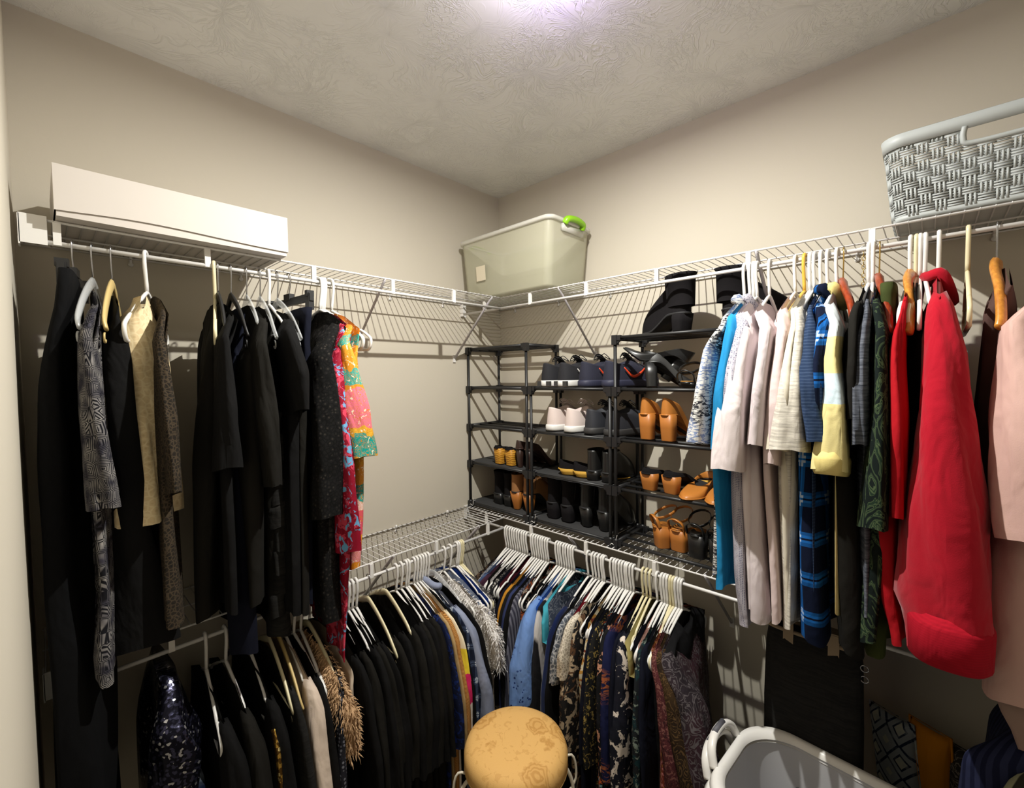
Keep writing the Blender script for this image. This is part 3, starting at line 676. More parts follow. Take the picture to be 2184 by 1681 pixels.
ul('ul_strap', 'strap_dress', 'black dress with floral strap hanging from the cream tube hanger', 'dress', F('black_warm'), W=.15, wb=.17, nk=.08, dip=.1)
ul('ul_bl8', 'long_sleeve_dress', 'black long sleeve dress right behind the floral strap dress', 'dress', F('black'), sw=(.04, .05))
ul('ul_bl9', 'halter_dress', 'long black and navy halter dress with beaded straps', 'dress', F('navy_black'), W=.15, wb=.18, nk=.10, dip=.14)
ul('ul_bl10', 'bell_sleeve_dress', 'black dress with wide hanging sleeve on a clear hanger', 'dress', F('black_warm'), sw=(.045, .06))
def tiers(t, n, z0, z1, w0, m, yc, hy):
    for i in range(n):
        za = z0 + (z1 - z0) * i / n; zb_ = z0 + (z1 - z0) * (i + 1) / n - .012
        bm = body_mesh([(zb_, yc, hy + .004)], W=w0, wb=w0 + .008, flat_top=za, folds=.004, seed=i, nv=5, far=.6)
        new_obj('ruffle_tier', bm, m, t)
t = ul('ul_tier', 'tiered_dress', 'long black dress made of stacked ruffle tiers', 'dress', F('black_warm'), W=.15, wb=.17, nk=.09)
tiers(t, 10, -.42, -1.05, .185, F('charcoal'), -.027, .026)
ul('ul_bl12', 'cap_sleeve_blouse', 'black top with cap sleeve on the white tube hanger', 'top', F('black'), nk=.10, dip=.08, sw=(.05, .055))
ul('ul_bl13', 'slip_dress', 'plain black slip dress on a clear hanger beside the trousers', 'dress', F('black_warm'), nk=.11, dip=.1, W=.17)
x, s, b = ST['ul_pants']
garment('trousers', 'navy-black trousers clipped under the black bar hanger', 'trousers', 'UL', x, F('navy_black'), body=b, flat_top=-.115, W=.17, wb=.18)
x, s, b = ST['ul_lace']; b = [(-.1, -.01, .01), (-.2, -.04, .02)] + b
garment('black_lace_dress', 'black lace dress with long sleeves before the bright floral one', 'dress', 'UL', 1.159, black_lace, body=b, sleeve=s, sw=(.045, .05), nk=.06)
x, s, b = ST['ul_lace2']; b = [(-.1, -.01, .01)] + b
garment('sheer_black_blouse', 'sheer black blouse between the black lace dress and the floral dress', 'blouse', 'UL', 1.151, F('sheer_black', 'lace', (.02, .018, .018, 1), (.008, .008, .008, 1), (.05, .045, .04, 1)), body=b, nk=.07)
x, s, b = ST['ul_floral']; b = [(-.1, -.01, .01), (-.25, -.03, .012)] + b
garment('floral_dress', 'long silky dress printed with red, pink and blue flowers', 'dress', 'UL', 1.144, F('red_floral', 'floral', srgb(136, 20, 42), srgb(200, 66, 88), srgb(104, 160, 200), .75, rough=.6), body=b, sleeve=s, sw=(.045, .055))
x, s, b = ST['ul_teal']; b = [(-.1, -.01, .01), (-.25, -.03, .015)] + b
ts = [(0, srgb(222, 128, 40)), (.19, srgb(46, 152, 140)), (.23, srgb(224, 150, 50)), (.30, srgb(52, 158, 146)), (.345, srgb(216, 142, 50)), (.36, srgb(232, 116, 138)), (.47, srgb(222, 170, 60)), (.495, srgb(28, 150, 140)), (.56, srgb(220, 160, 52)), (.60, srgb(222, 150, 60)), (.66, srgb(40, 150, 140)), (.70, srgb(232, 200, 190)), (.74, srgb(222, 76, 108)), (.82, srgb(224, 150, 50)), (.85, srgb(236, 150, 160)), (.90, srgb(222, 140, 40))]
F('scarf_print', 'scarf', c1=(1, 1, 1, 1), c2=srgb(206, 128, 30), c3=srgb(240, 224, 196), stops=ts, rough=.5, scale=1.9)
garment('scarf_print_dress', 'bright dress in teal, gold and pink scarf print at the rod end', 'dress', 'UL', 1.118, F('scarf_print'), body=b, sleeve=s, sw=(.045, .06))
hanger('clip', 'UL', 1.752, 'black clip trouser hanger at the far left end of the rod', rot=R(-10))
hanger('clear', 'UL', 1.718, 'clear plastic hanger holding the silver honeycomb lace dress', rot=R(-12))
hanger('beige', 'UL', 1.683, 'beige hanger with steel hook holding the black sleeveless dress', rot=R(-10))
hanger('white', 'UL', 1.615, 'white tube hanger holding the cream lace top', rot=R(-20))
hanger('cream', 'UL', 1.462, 'cream tube hanger holding the floral strap dress', rot=R(-14))
hanger('black', 'UL', 1.453, 'narrow black hanger just right of the cream tube hanger', rot=R(-10))
hanger('black', 'UL', 1.421, 'black hanger holding the beaded halter dress', rot=R(-6))
hanger('clear', 'UL', 1.380, 'clear plastic hanger holding the wide-sleeved black dress', rot=R(-8))
hanger('clear', 'UL', 1.343, 'clear plastic hanger holding the ruffle tiered dress', rot=R(-8))
hanger('white', 'UL', 1.318, 'lone white tube hanger among the clear ones, on the cap sleeve top', rot=R(-4))
hanger('clear', 'UL', 1.293, 'clear plastic hanger holding the plain black slip dress', rot=R(-4))
hanger('clip', 'UL', 1.258, 'black clip hanger holding the navy-black trousers', rot=R(4))
hanger('white', 'UL', 1.159, 'white tube hanger holding the black lace dress', rot=R(14))
hanger('white', 'UL', 1.151, 'white tube hanger holding the sheer black blouse', rot=R(12))
hanger('white', 'UL', 1.144, 'white tube hanger holding the red floral dress', rot=R(10))
hanger('white', 'UL', 1.118, 'white tube hanger holding the teal and pink scarf print dress', rot=R(10))

# ======================================================= lower rod on the left wall
def low(rod, pos, name, label, cat, m, tgt=None, hy=.012, z=-.95, sleeve=True, group=None, W=.2, wb=.225, nk=.075, dip=.06, slz=None, **kw):
    off = 0 if tgt is None else (tgt - pos if rod == 'LR' else pos - tgt)
    body = [(-.10, 0, hy * .7), (-.25, off * .5, hy), (-.5, off * .9, hy * 1.15), (z, off, hy * 1.3)]
    sl = None
    if sleeve:
        zz = slz or max(z + .1, -.62)
        sl = [(-.18, off * .3, hy), (-.3, off * .6, hy * 1.25), (-.5, off * .95, hy * 1.4), (zz, off, hy * 1.3)]
    return garment(name, label, cat, rod, pos, m, body=body, sleeve=sl, group=group, W=W, wb=wb, nk=nk, dip=dip, far_sleeve=False, nv=26, **kw)
GB = 'plain black tops on the lower left rod'
lb = 'plain black top on the lower left rod between the fluffy beige piece and the stool'
LLg = [
 (1.62, 'sequin_dress', 'black sequin dress with dark blue glitter, leftmost on the lower left rod', 'dress', F('sequin', 'sequin', (.012, .012, .02, 1), (.05, .05, .09, 1), (.5, .5, .52, 1)), dict(tgt=1.60, hy=.05, sleeve=False, W=.16)),
 (1.60, 'satin_skirt', 'dark satin skirt with pale vertical streaks below the sequin dress', 'skirt', F('streak_satin', 'brush', srgb(10, 12, 22), srgb(120, 128, 136), srgb(16, 24, 44), .12, rough=.35), None),
 (1.52, 'black_cardigan', 'black cardigan on the first white hanger right of the sequin dress', 'cardigan', F('black'), dict(tgt=1.50, hy=.022)),
 (1.471, 'black_blouse', 'black blouse on the second white hanger right of the sequin dress', 'blouse', F('black_warm'), dict(tgt=1.45, hy=.022)),
 (1.406, 'gold_sequin_jacket', 'black jacket edged with a strip of gold sequins', 'jacket', F('black'), dict(tgt=1.40, hy=.02)),
 (1.351, 'dark_knit_blouse', 'black knit top on the cream flat hanger next to the gold sequins', 'top', F('charcoal'), dict(tgt=1.345, hy=.014)),
 (1.302, 'white_long_sleeve', 'white long sleeve garment hanging among the black ones', 'blouse', F('ivory', 'plain', srgb(206, 188, 172)), dict(tgt=1.30, hy=.022, nk=.05)),
 (1.277, 'black_velvet_blouse', 'black velvet top right of the white long sleeve garment', 'top', F('black'), dict(tgt=1.28, hy=.012)),
 (1.229, 'fluffy_scarf_blouse', 'fluffy beige fur-like top hanging among black clothes', 'top', F('beige_fur', 'plain', srgb(196, 160, 122)), dict(tgt=1.225, hy=.030, z=-.38, sleeve=False, fur=7000, wb=.275)),
 (1.215, 'sheer_dark_blouse', 'sheer dark top with tiny beads just left of the fluffy beige one', 'top', F('beaded_black', 'dots', (.012, .012, .016, 1), (.12, .12, .14, 1)), dict(tgt=1.26, hy=.012)),
 (1.181, 'ivory_vest', 'ivory sleeveless piece just behind the fluffy beige top', 'top', F('ivory_dull', 'plain', srgb(190, 174, 156)), dict(tgt=1.175, hy=.012, z=-.30, sleeve=False)),
]
for pos, nm, lab, cat, m, kw in LLg:
    if kw and nm != 'sequin_dress': low('LL', pos, nm, lab, cat, m, **kw)
garment('sequin_dress', LLg[0][2], 'dress', 'LL', 1.62, LLg[0][4], body=[(-.02, .0, .025), (-.1, .0, .04), (-.2, .02, .06), (-.4, .0, .055)], flat_top=-.015, W=.10, wb=.19, folds=.012)
garment('satin_skirt', LLg[1][2], 'skirt', 'LL', 1.60, LLg[1][4], body=[(-.3, .0, .05), (-.8, .0, .07)], flat_top=-.30, W=.19, wb=.24, folds=.012)
bm = bmesh.new(); tube(bm, smoothpath([(.205, .0, -.215), (.236, .0, -.28), (.245, 0, -.42), (.236, 0, -.62)], 5), .013, 8, flat=.5)
gs = new_obj('gold_sequin_edge', bm, F('gold_sequin', 'sequin', srgb(96, 70, 34), srgb(190, 150, 70), srgb(236, 214, 150), .8))
for o in COL.objects:
    if o.name.startswith('gold_sequin_jacket'): gs.parent = o; gs['label'] = 'gold sequin strip'
gs.location = (.012, -.01, 0)
for i, pos in enumerate((1.154, 1.125, 1.089, 1.074, 1.058, 1.01, .975, .936, .905, .893, .87, .848)):
    low('LL', pos, 'black_blouse', lb, 'top', F(('black', 'black_warm', 'black', 'black_warm')[i % 4]), tgt=1.14 - i * .026, hy=.014, group=GB, z=-.85 if i != 5 else -.7)
tops = [
 (.826, 'navy_print_dress', 'navy dress with a small dark blue print, last before the beige knit', 'dress', F('navy_print', 'floral', (.008, .012, .04, 1), srgb(26, 44, 104), (.01, .01, .02, 1)), dict(tgt=.822, hy=.013)),
 (.811, 'camel_blouse', 'camel brown top between the navy print dress and the orange knit', 'top', F('camel', 'plain', srgb(176, 146, 100)), dict(tgt=.806, hy=.010)),
 (.797, 'orange_knit_blouse', 'golden orange ribbed knit top, right of the navy print dress', 'top', F('orange_knit', 'mesh', srgb(206, 150, 84), srgb(120, 78, 40), scale=1.2), dict(tgt=.785, hy=.014)),
 (.783, 'tie_dye_blouse', 'yellow, pink and white color-block top beside the orange knit', 'top', F('yellow_pink', 'blocks', stops=[(0, srgb(232, 220, 190)), (.27, srgb(228, 204, 60)), (.36, srgb(206, 44, 100)), (.47, srgb(226, 216, 206))]), dict(tgt=.765, hy=.010)),
 (.77, 'black_slim_blouse', 'slim black top between the color-block top and the checked shirt', 'top', F('black'), dict(tgt=.748, hy=.009)),
 (.756, 'checked_shirt', 'navy and white blurred check shirt', 'shirt', F('navy_check', 'plaid', srgb(62, 74, 100), srgb(22, 28, 46), srgb(190, 198, 206), 1.6), dict(tgt=.728, hy=.012)),
 (.742, 'grey_blue_shirt', 'plain grey-blue collared shirt', 'shirt', F('grey_blue', 'plain', srgb(142, 150, 174)), dict(tgt=.69, hy=.024, sx=(.165, .25), collar=(F('grey_blue'), .013))),
 (.71, 'black_blazer', 'black blazer between the grey-blue shirt and the white fluffy top', 'jacket', F('black'), dict(tgt=.665, hy=.010)),
 (.658, 'white_fluffy_blouse', 'white shaggy fluffy top ending above the stool', 'top', F('white_fur', 'plain', srgb(244, 240, 236)), dict(tgt=.600, hy=.030, z=-.43, sleeve=False, fur=9000, W=.21, wb=.285, folds=.012)),
 (.65, 'satin_blouse', 'silver grey satin skirt showing below the white fluffy top', 'skirt', F('silver_satin', 'plain', srgb(168, 160, 152), rough=.35, spec=.5), dict(tgt=.600, hy=.022, sleeve=False, wb=.25)),
 (.625, 'pale_blue_shirt', 'pale blue shirt just behind the white fluffy top', 'shirt', F('pale_blue', 'plain', srgb(150, 164, 192)), dict(tgt=.600, hy=.009, sleeve=False, W=.18, wb=.2)),
 (.589, 'royal_blue_blouse', 'royal blue top near the corner on the lower left rod', 'top', F('royal_blue', 'plain', srgb(30, 60, 140)), dict(tgt=.575, hy=.010, sleeve=False, W=.2, wb=.215)),
 (.567, 'speckled_sweater', 'grey and white speckled sweater, last on the lower left rod', 'sweater', F('speckle', 'lace', srgb(150, 148, 146), srgb(76, 76, 80), srgb(214, 208, 200), 1.5), dict(tgt=.552, hy=.012, sleeve=False, W=.2, wb=.225)),
]
for pos, nm, lab, cat, m, kw in tops: low('LL', pos, nm, lab, cat, m, **kw)
GW1 = 'white tube hangers with black tops on the lower left rod'
for kind, pos, lab, g in (
    ('white', 1.52, 'white tube hanger holding the black cardigan, lower left rod', None), ('white', 1.471, 'white tube hanger holding the black blouse, lower left rod', None),
    ('white', 1.406, 'white tube hanger holding the gold-edged jacket', None), ('creamflat', 1.351, 'flat cream hanger holding the dark knit top', None), ('beige', 1.325, 'beige hanger partly hidden between flat cream and white hangers, lower left rod', None),
    ('white', 1.302, 'white tube hanger holding the white long sleeve garment', None), ('white', 1.277, 'white tube hanger holding the black velvet top', None), ('white', 1.255, 'white tube hanger holding the beaded sheer top', None), ('creamflat', 1.229, 'flat cream hanger holding the fluffy beige top', None),
    ('white', 1.125, 'first white tube hanger right of the fluffy beige top, beside the floral dress hem', None), ('white', 1.089, 'white tube hanger in the trio just right of the floral dress hem', 'trio of white hangers beside the floral dress hem'), ('white', 1.074, 'white tube hanger in the trio just right of the floral dress hem', 'trio of white hangers beside the floral dress hem'),
    ('white', 1.058, 'white tube hanger in the trio just right of the floral dress hem', 'trio of white hangers beside the floral dress hem'),
    ('creamflat', 1.01, 'slim curved cream hanger with thin steel hook, lower left rod', None), ('creamflat', .936, 'broad cream wishbone hanger with steel hook, lower left rod', None)):
    hanger(kind, 'LL', pos, lab, g, rot=R(random.uniform(-4, 4)))
for g, lab, ps in (('four white hangers right of the wishbone hanger', 'white tube hanger in the group of four right of the wishbone hanger', (.893, .87, .848, .837)),
                   ('six white hangers above the orange knit', 'white tube hanger in the dense bunch above the orange knit top', (.811, .797, .783, .77, .756, .742))):
    for p in ps: hanger('white', 'LL', p, lab, g, rot=R(random.uniform(-5, 5)))
hanger('clear', 'LL', .71, 'thin steel-hooked clear hanger holding the black blazer', rot=R(3))
hanger('white', 'LL', .658, 'white tube hanger holding the white fluffy top', rot=R(-2)); hanger('white', 'LL', .625, 'white tube hanger holding the pale blue shirt', rot=R(3))
for p in (.589, .578): hanger('white', 'LL', p, 'white tube hanger in the pair nearest the room corner on the lower left rod', 'corner pair of white hangers', rot=R(random.uniform(-3, 3)))
for p in (.567, .556): hanger('cream', 'LL', p, 'cream tube hanger in the pair at the right end of the lower left rod', 'end pair of cream hangers', rot=R(random.uniform(-3, 3)))

# ======================================================= lower rod on the back wall
XS = [0.307, 0.323, 0.339, 0.354, 0.37, 0.385, 0.4, 0.415, 0.429, 0.444, 0.473, 0.487, 0.501, 0.515, 0.529, 0.542, 0.556, 0.569, 0.616, 0.63, 0.643, 0.657, 0.67, 0.683, 0.696, 0.709, 0.779, 0.802, 0.817, 0.832, 0.847, 0.857, 0.889, 0.902, 0.914, 0.927, 0.939, 0.951, 0.961, 0.973, 0.985, 1.023, 1.038, 1.053, 1.079, 1.097, 1.108, 1.118, 1.129, 1.14, 1.15, 1.161, 1.171]
CLU = [(0, 7, 'white tube hanger in the bunch of seven nearest the corner, lower back rod'), (7, 10, 'white tube hanger in the small bunch of three beside the corner bunch'), (10, 18, 'white tube hanger in the third bunch from the corner, below the black boots'),
       (18, 26, 'white tube hanger in the bunch above the turquoise top'), (26, 27, 'single white tube hanger above the wine red top'), (27, 32, 'white tube hanger in the bunch right of the turquoise top'),
       (32, 38, 'white tube hanger in the bunch under the tan strappy sandals'), (38, 41, 'white tube hanger in the bunch of three right of the middle of the rod'), (41, 44, 'slightly cream tube hanger in the bunch of three with the olive shirt'),
       (44, 45, 'single white tube hanger left of the last bunch on the lower back rod'), (45, 53, 'white tube hanger in the last bunch at the right, above the maroon floral dress')]
for a, b, lab in CLU:
    for i in range(a, b):
        kind = 'cream' if (41 <= i < 44) or i in (48, 49) else 'white'
        l2 = lab if i not in (48, 49) else 'cream tube hanger in the last bunch at the right, above the maroon floral dress'
        hanger(kind, 'LR', XS[i], l2, (l2.replace('tube hanger in', 'hangers of') if b - a > 1 else None), rot=R(random.uniform(-5, 5)))
GD = 'plain black garments on the lower back rod'
ld = 'plain black garment on the lower back rod, squeezed between printed ones'
P_ = dict
LRg = {
 0: ('print_blouse', 'black and brown animal print blouse, nearest the corner on the lower back rod', F('animal', 'floral', (.016, .012, .012, 1), srgb(90, 72, 56), (.01, .01, .01, 1), 1.4), P_(nk=.10)),
 1: ('lace_blouse', 'pale grey-blue lace blouse near the corner', F('pale_lace', 'lace', srgb(150, 156, 168), srgb(196, 198, 204), srgb(120, 124, 136), 1), P_()),
 2: ('denim_shirt', 'denim blue shirt near the corner on the lower back rod', F('denim', 'heather', srgb(82, 98, 134), srgb(60, 74, 108)), P_()),
 3: ('plum_blouse', 'dark plum top between denim shirt and white lace', F('plum', 'plain', srgb(70, 42, 58)), P_()),
 5: ('white_lace_blouse', 'white lace top near the corner bunch of hangers', F('wlace', 'lace', srgb(176, 172, 172), srgb(222, 218, 214), srgb(140, 136, 138), 1.8), P_()),
 7: ('speckled_blouse', 'black and white speckled blouse left of the mustard top', F('bw_speck', 'floral', (.02, .02, .022, 1), srgb(190, 186, 180), (.02, .02, .02, 1), 2.0), P_()),
 9: ('maroon_blouse', 'dark maroon top just left of the mustard one', F('maroon', 'plain', srgb(84, 28, 40)), P_()),
 12: ('mustard_blouse', 'mustard yellow top on the lower back rod', F('mustard', 'plain', srgb(186, 128, 42)), P_(hy=.014)),
 14: ('slate_shirt', 'slate blue shirt right of the mustard top', F('slate', 'plain', srgb(52, 60, 98)), P_(hy=.013)),
 16: ('pinstripe_shirt', 'grey pinstripe shirt between slate and black garments', F('pin', 'vstripes', srgb(110, 110, 122), srgb(60, 60, 72), scale=3), P_()),
 17: ('dark_floral_blouse', 'black blouse with small orange and cream flowers left of the eyelet blouse', F('dk_floral', 'floral', (.014, .013, .014, 1), srgb(150, 74, 40), srgb(170, 160, 146), .9), P_(hy=.012)),
 21: ('eyelet_blouse', 'light blue eyelet blouse with puffy long sleeve', F('eyelet', 'eyelet', srgb(108, 142, 200), srgb(40, 60, 120)), P_(hy=.025, slz=-.52, S=1, sx=(.17, .275), sw=(.06, .075))),
 22: ('royal_shirt', 'royal blue shirt just behind the light blue eyelet blouse', F('royal2', 'plain', srgb(28, 66, 142)), P_()),
 23: ('white_trim_jacket', 'black jacket with white edge trim beside the eyelet blouse', F('trim', 'vstripes', (.014, .014, .016, 1), srgb(190, 186, 184), scale=.45), P_(hy=.011)),
 24: ('turquoise_blouse', 'turquoise short top on the lower back rod', F('turq', 'plain', srgb(72, 170, 190)), P_(hy=.014, z=-.30, nk=.05, S=1, sleeve=False)),
 25: ('grey_paisley_dress', 'grey-blue paisley print dress under the turquoise top', F('paisley_grey', 'paisley', srgb(64, 72, 88), srgb(118, 124, 134), srgb(36, 42, 56)), P_(hy=.022)),
 26: ('navy_velvet_jacket', 'navy blue velvet jacket showing its collar behind the single hanger', F('navy_velvet', 'plain', srgb(20, 34, 76), sheen=.2), P_(hy=.012)),
 28: ('beaded_grey_blouse', 'grey lace top with silver beads beside the wine red one', F('bead', 'lace', srgb(96, 102, 112), srgb(176, 178, 182), srgb(60, 64, 72), 1.2), P_(hy=.012, z=-.5)),
 29: ('wine_blouse', 'wine red top between the grey beaded and cream lace tops', F('wine', 'plain', srgb(128, 18, 36)), P_(hy=.012, z=-.5)),
 30: ('cream_lace_blouse', 'cream lace blouse with frayed fringe', F('cream_fringe', 'lace', srgb(176, 166, 150), srgb(222, 212, 194), srgb(140, 128, 112), 1.8), P_(hy=.018, z=-.46)),
 31: ('cream_print_dress', 'black dress printed with cream and brown blossoms', F('cream_blossom', 'floral', (.014, .013, .013, 1), srgb(176, 156, 130), srgb(92, 66, 48), .7), P_(hy=.018)),
 33: ('leaf_print_cardigan', 'cream cardigan with an orange and rust leaf print', F('leaf_cream', 'floral', srgb(206, 196, 168), srgb(186, 136, 62), srgb(120, 56, 40), .7), P_(hy=.014, z=-.62)),
 36: ('gold_speck_blouse', 'black top flecked with gold in the middle of the lower back rod', F('gold_speck', 'floral', (.012, .012, .012, 1), (.012, .012, .012, 1), srgb(150, 128, 70), 1.6), P_()),
 37: ('bright_floral_blouse', 'blouse with red, yellow and turquoise flowers', F('bright_fl', 'floral', srgb(40, 34, 40), srgb(206, 96, 50), srgb(120, 160, 160), 1.1), P_(hy=.015)),
 39: ('rose_print_dress', 'black dress with peach roses low on the hem', F('peach_rose', 'floral', (.008, .008, .009, 1), (.010, .010, .012, 1), srgb(180, 130, 104), .7), P_(hy=.014)),
 40: ('navy_leaf_shirt', 'navy shirt with rust orange leaf strokes', F('navy_leaf', 'brush', srgb(24, 28, 60), srgb(24, 28, 60), srgb(150, 84, 52), .5), P_(hy=.016)),
 42: ('white_blossom_dress', 'black dress with large white blossoms near the olive shirt', F('white_blossom', 'floral', (.010, .011, .018, 1), srgb(214, 202, 190), (.012, .012, .02, 1), .6), P_(hy=.018)),
 43: ('olive_shirt', 'pale olive shirt showing at the top of the lower back rod', F('olive_pale', 'plain', srgb(158, 146, 92)), P_(hy=.007, z=-.27, nk=.05, sleeve=False)),
 45: ('pink_speckle_blouse', 'short pink speckled top near the right end of the rod', F('pink_speck', 'floral', srgb(206, 160, 146), srgb(170, 110, 104), srgb(224, 196, 180), 2), P_(hy=.013, z=-.4, slz=-.33)),
 46: ('teal_dark_dress', 'dark teal and black print dress near the right end', F('dk_teal', 'floral', (.012, .014, .016, 1), srgb(24, 48, 52), srgb(110, 120, 110), .9), P_(hy=.014)),
 49: ('coral_floral_dress', 'coral and pink small-flowered dress near the right end', F('coral', 'floral', srgb(112, 50, 36), srgb(196, 120, 120), srgb(160, 110, 50), 1.7), P_(hy=.02)),
 50: ('maroon_floral_dress', 'maroon dress with tiny dusty pink flowers', F('maroon_fl', 'floral', srgb(72, 34, 36), srgb(112, 72, 66), srgb(50, 26, 28), 2.4), P_(hy=.022)),
 51: ('brown_paisley_skirt', 'brown and gold paisley dress second from the right end', F('brown_pais', 'paisley', srgb(52, 38, 22), srgb(82, 62, 38), srgb(36, 26, 18), 1.2), P_(hy=.028)),
 52: ('grey_paisley_skirt', 'grey and plum paisley dress at the right end of the lower back rod', F('plum_pais', 'paisley', srgb(40, 34, 38), srgb(84, 78, 80), srgb(56, 34, 40), 1.0), P_(hy=.036)),
}
extra = {49: 1.215, 50: 1.26, 51: 1.305, 52: 1.365}
for i in range(53):
    tgt = extra.get(i, .27 + i * (.935 / 49))
    if i in LRg:
        nm, lab, m, kw = LRg[i]; kw = dict(kw)
        if not kw.pop('S', 0) and i % 4 == 1: kw['sleeve'] = False; kw.setdefault('W', .185); kw.setdefault('wb', .235)
        kw.setdefault('nk', .115)
        cat = {'blouse': 'top'}.get(nm.split('_')[-1], nm.split('_')[-1]); hy = kw.pop('hy', .010)
        low('LR', XS[i], nm, lab, cat, m, tgt=tgt, hy=hy, nk=kw.pop('nk', .09), **kw)
    elif i in (4, 6, 8, 11, 13, 15, 18, 20, 27, 32, 34, 35, 38, 41, 44, 47, 48):
        low('LR', XS[i], 'black_garment', ld, 'garment', F(('black', 'black_warm', 'navy_black')[i % 3]), tgt=tgt, hy=.011, group=GD, nk=.11, sleeve=bool(i % 2), W=.185, wb=.215)
garment('black_fur_blouse', 'black fur-like short top on the last hanger of the lower back rod', 'top', 'LR', 1.178, F('black_furry', 'plain', (.009, .009, .010, 1)), body=[(-.1, .01, .012), (-.2, .03, .022), (-.26, .035, .02)], nk=.05, wb=.2)
# ======================================================= shoe racks on the lower back shelf
FAB_D = plain('rack_cloth', (.030, .030, .031, 1), .9, bs=.4, bscale=60)
RZ = [1.088, 1.305, 1.500, 1.700, 1.903]
def rack(label, x0, x1, y0, y1, zs, cloth):
    t = thing('shoe_rack', label, 'shoe rack', (x0, y0, LOW + .006), 0, 'black stackable shoe racks')
    w = x1 - x0; d = y1 - y0; zl = [z - LOW - .006 for z in zs]
    for px in (0, w):
        for py in (0, d):
            bm = bmesh.new(); tube(bm, [(px, py, 0), (px, py, zl[-1])], .0068, 10); p = new_obj('post', bm, BLACK_P, t)
            bm = bmesh.new(); tube(bm, [(px, py, -.002), (px, py, .03)], .0095, 10); new_obj('foot_cap', bm, BLACK_P, p)
    for j, z in enumerate(zl):
        bm = bmesh.new()
        for py in (0, d): tube(bm, [(0, py, z), (w, py, z)], .0068, 8)
        for q in ((.33, .66) if not cloth[j] else ()): tube(bm, [(0, d * q, z), (w, d * q, z)], .0055, 8)
        for px in (0, w): box(bm, px - .006, px + .006, 0, d, z - .009, z + .008)
        s = new_obj('tier', bm, BLACK_P, t)
        for px, sx in ((0, 1), (w, -1)):
            for py, sy in ((0, 1), (d, -1)):
                bm = bmesh.new()
                box(bm, px - .011, px + .011, py - .011, py + .011, z - .028, z + .010)
                box(bm, px, px + sx * .026, py - .008, py + .008, z - .011, z + .009)
                v = [bm.verts.new(c) for c in ((px, py - .005, z - .034), (px + sx * .028, py - .005, z - .008), (px, py - .005, z - .008), (px, py + .005, z - .034), (px + sx * .028, py + .005, z - .008), (px, py + .005, z - .008))]
                for f in ((0, 1, 2), (3, 5, 4), (0, 2, 5, 3), (0, 3, 4, 1), (1, 4, 5, 2)): bm.faces.new([v[i] for i in f])
                new_obj('corner_joint', bm, BLACK_P, s, False)
        if cloth[j]:
            bm = bmesh.new(); n = 14; g = []
            for a in range(n + 1):
                row = []
                for b in range(7):
                    xx = .01 + (w - .02) * a / n; yy = -.008 + (d + .016) * b / 6
                    sag = -.005 * math.sin(PI * a / n) * math.sin(PI * b / 6)
                    row.append(bm.verts.new((xx, yy, z + .008 + sag + (-.012 if b in (0, 6) else 0) + .0015 * math.sin(a * 2.3 + b))))
                g.append(row)
            for a in range(n):
                for b in range(6): bm.faces.new((g[a][b], g[a + 1][b], g[a + 1][b + 1], g[a][b + 1]))
            new_obj('cloth_cover', bm, FAB_D, s)
    return t
rack('tall black five-tier shoe rack in the room corner', .018, .425, -.262, -.035, RZ, [1, 1, 0, 0, 0])
rack('lower black four-tier shoe rack in the middle, sneakers along its top', .452, .868, -.262, -.035, RZ[:4], [1, 1, 1, 0])
rack('black five-tier shoe rack half hidden behind the hanging shirts', .893, 1.330, -.262, -.035, RZ, [0, 0, 0, 0, 0])
ZT = [z + .008 for z in RZ]

# ---------------------------------------------------------------- shoes (heel at the origin, toe along +Y)
HW = [(0, .30), (.05, .37), (.15, .40), (.4, .37), (.6, .46), (.72, .5), (.85, .45), (.95, .30), (1, .14)]
def lin(tab, t):
    for (a, b), (c, d) in zip(tab, tab[1:]):
        if t <= c: return b + (d - b) * (t - a) / (c - a)
    return tab[-1][1]
def plan(a, L, W, toe=1.0):
    t = .5 - .5 * math.cos(a); hw = lin(HW, t)
    if t > .72: hw *= 1 - (1 - toe) * (t - .72) / .28
    return math.copysign(abs(math.sin(a)) ** .45 * hw * W, math.sin(a)), t * L
def zb(y, L, H):
    t = min(1, max(0, (y / L - .22) / .45)); s = t * t * (3 - 2 * t)
    return H * (1 - s)
def sole_obj(m, parent, L, W, H=0, th=.012, toe=1.0, grow=1.03, name='sole', toelift=.0, zoff=0):
    bm = bmesh.new(); n = 40; rows = []
    for e, dz in ((.96, 0), (1.0, .25), (1.0, .8), (.97, 1.0)):
        r = []
        for i in range(n):
            x, y = plan(2 * PI * i / n, L, W, toe); z = zb(y, L, H) + th * dz + zoff + toelift * max(0, y / L - .75) ** 2 * 10
            r.append(bm.verts.new((x * grow * e, (y - L / 2) * grow * e + L / 2, z)))
        rows.append(r)
    for A, B in zip(rows, rows[1:]): bridge(bm, A, B)
    bm.faces.new(rows[0]); bm.faces.new(rows[-1]); return new_obj(name, bm, m, parent)
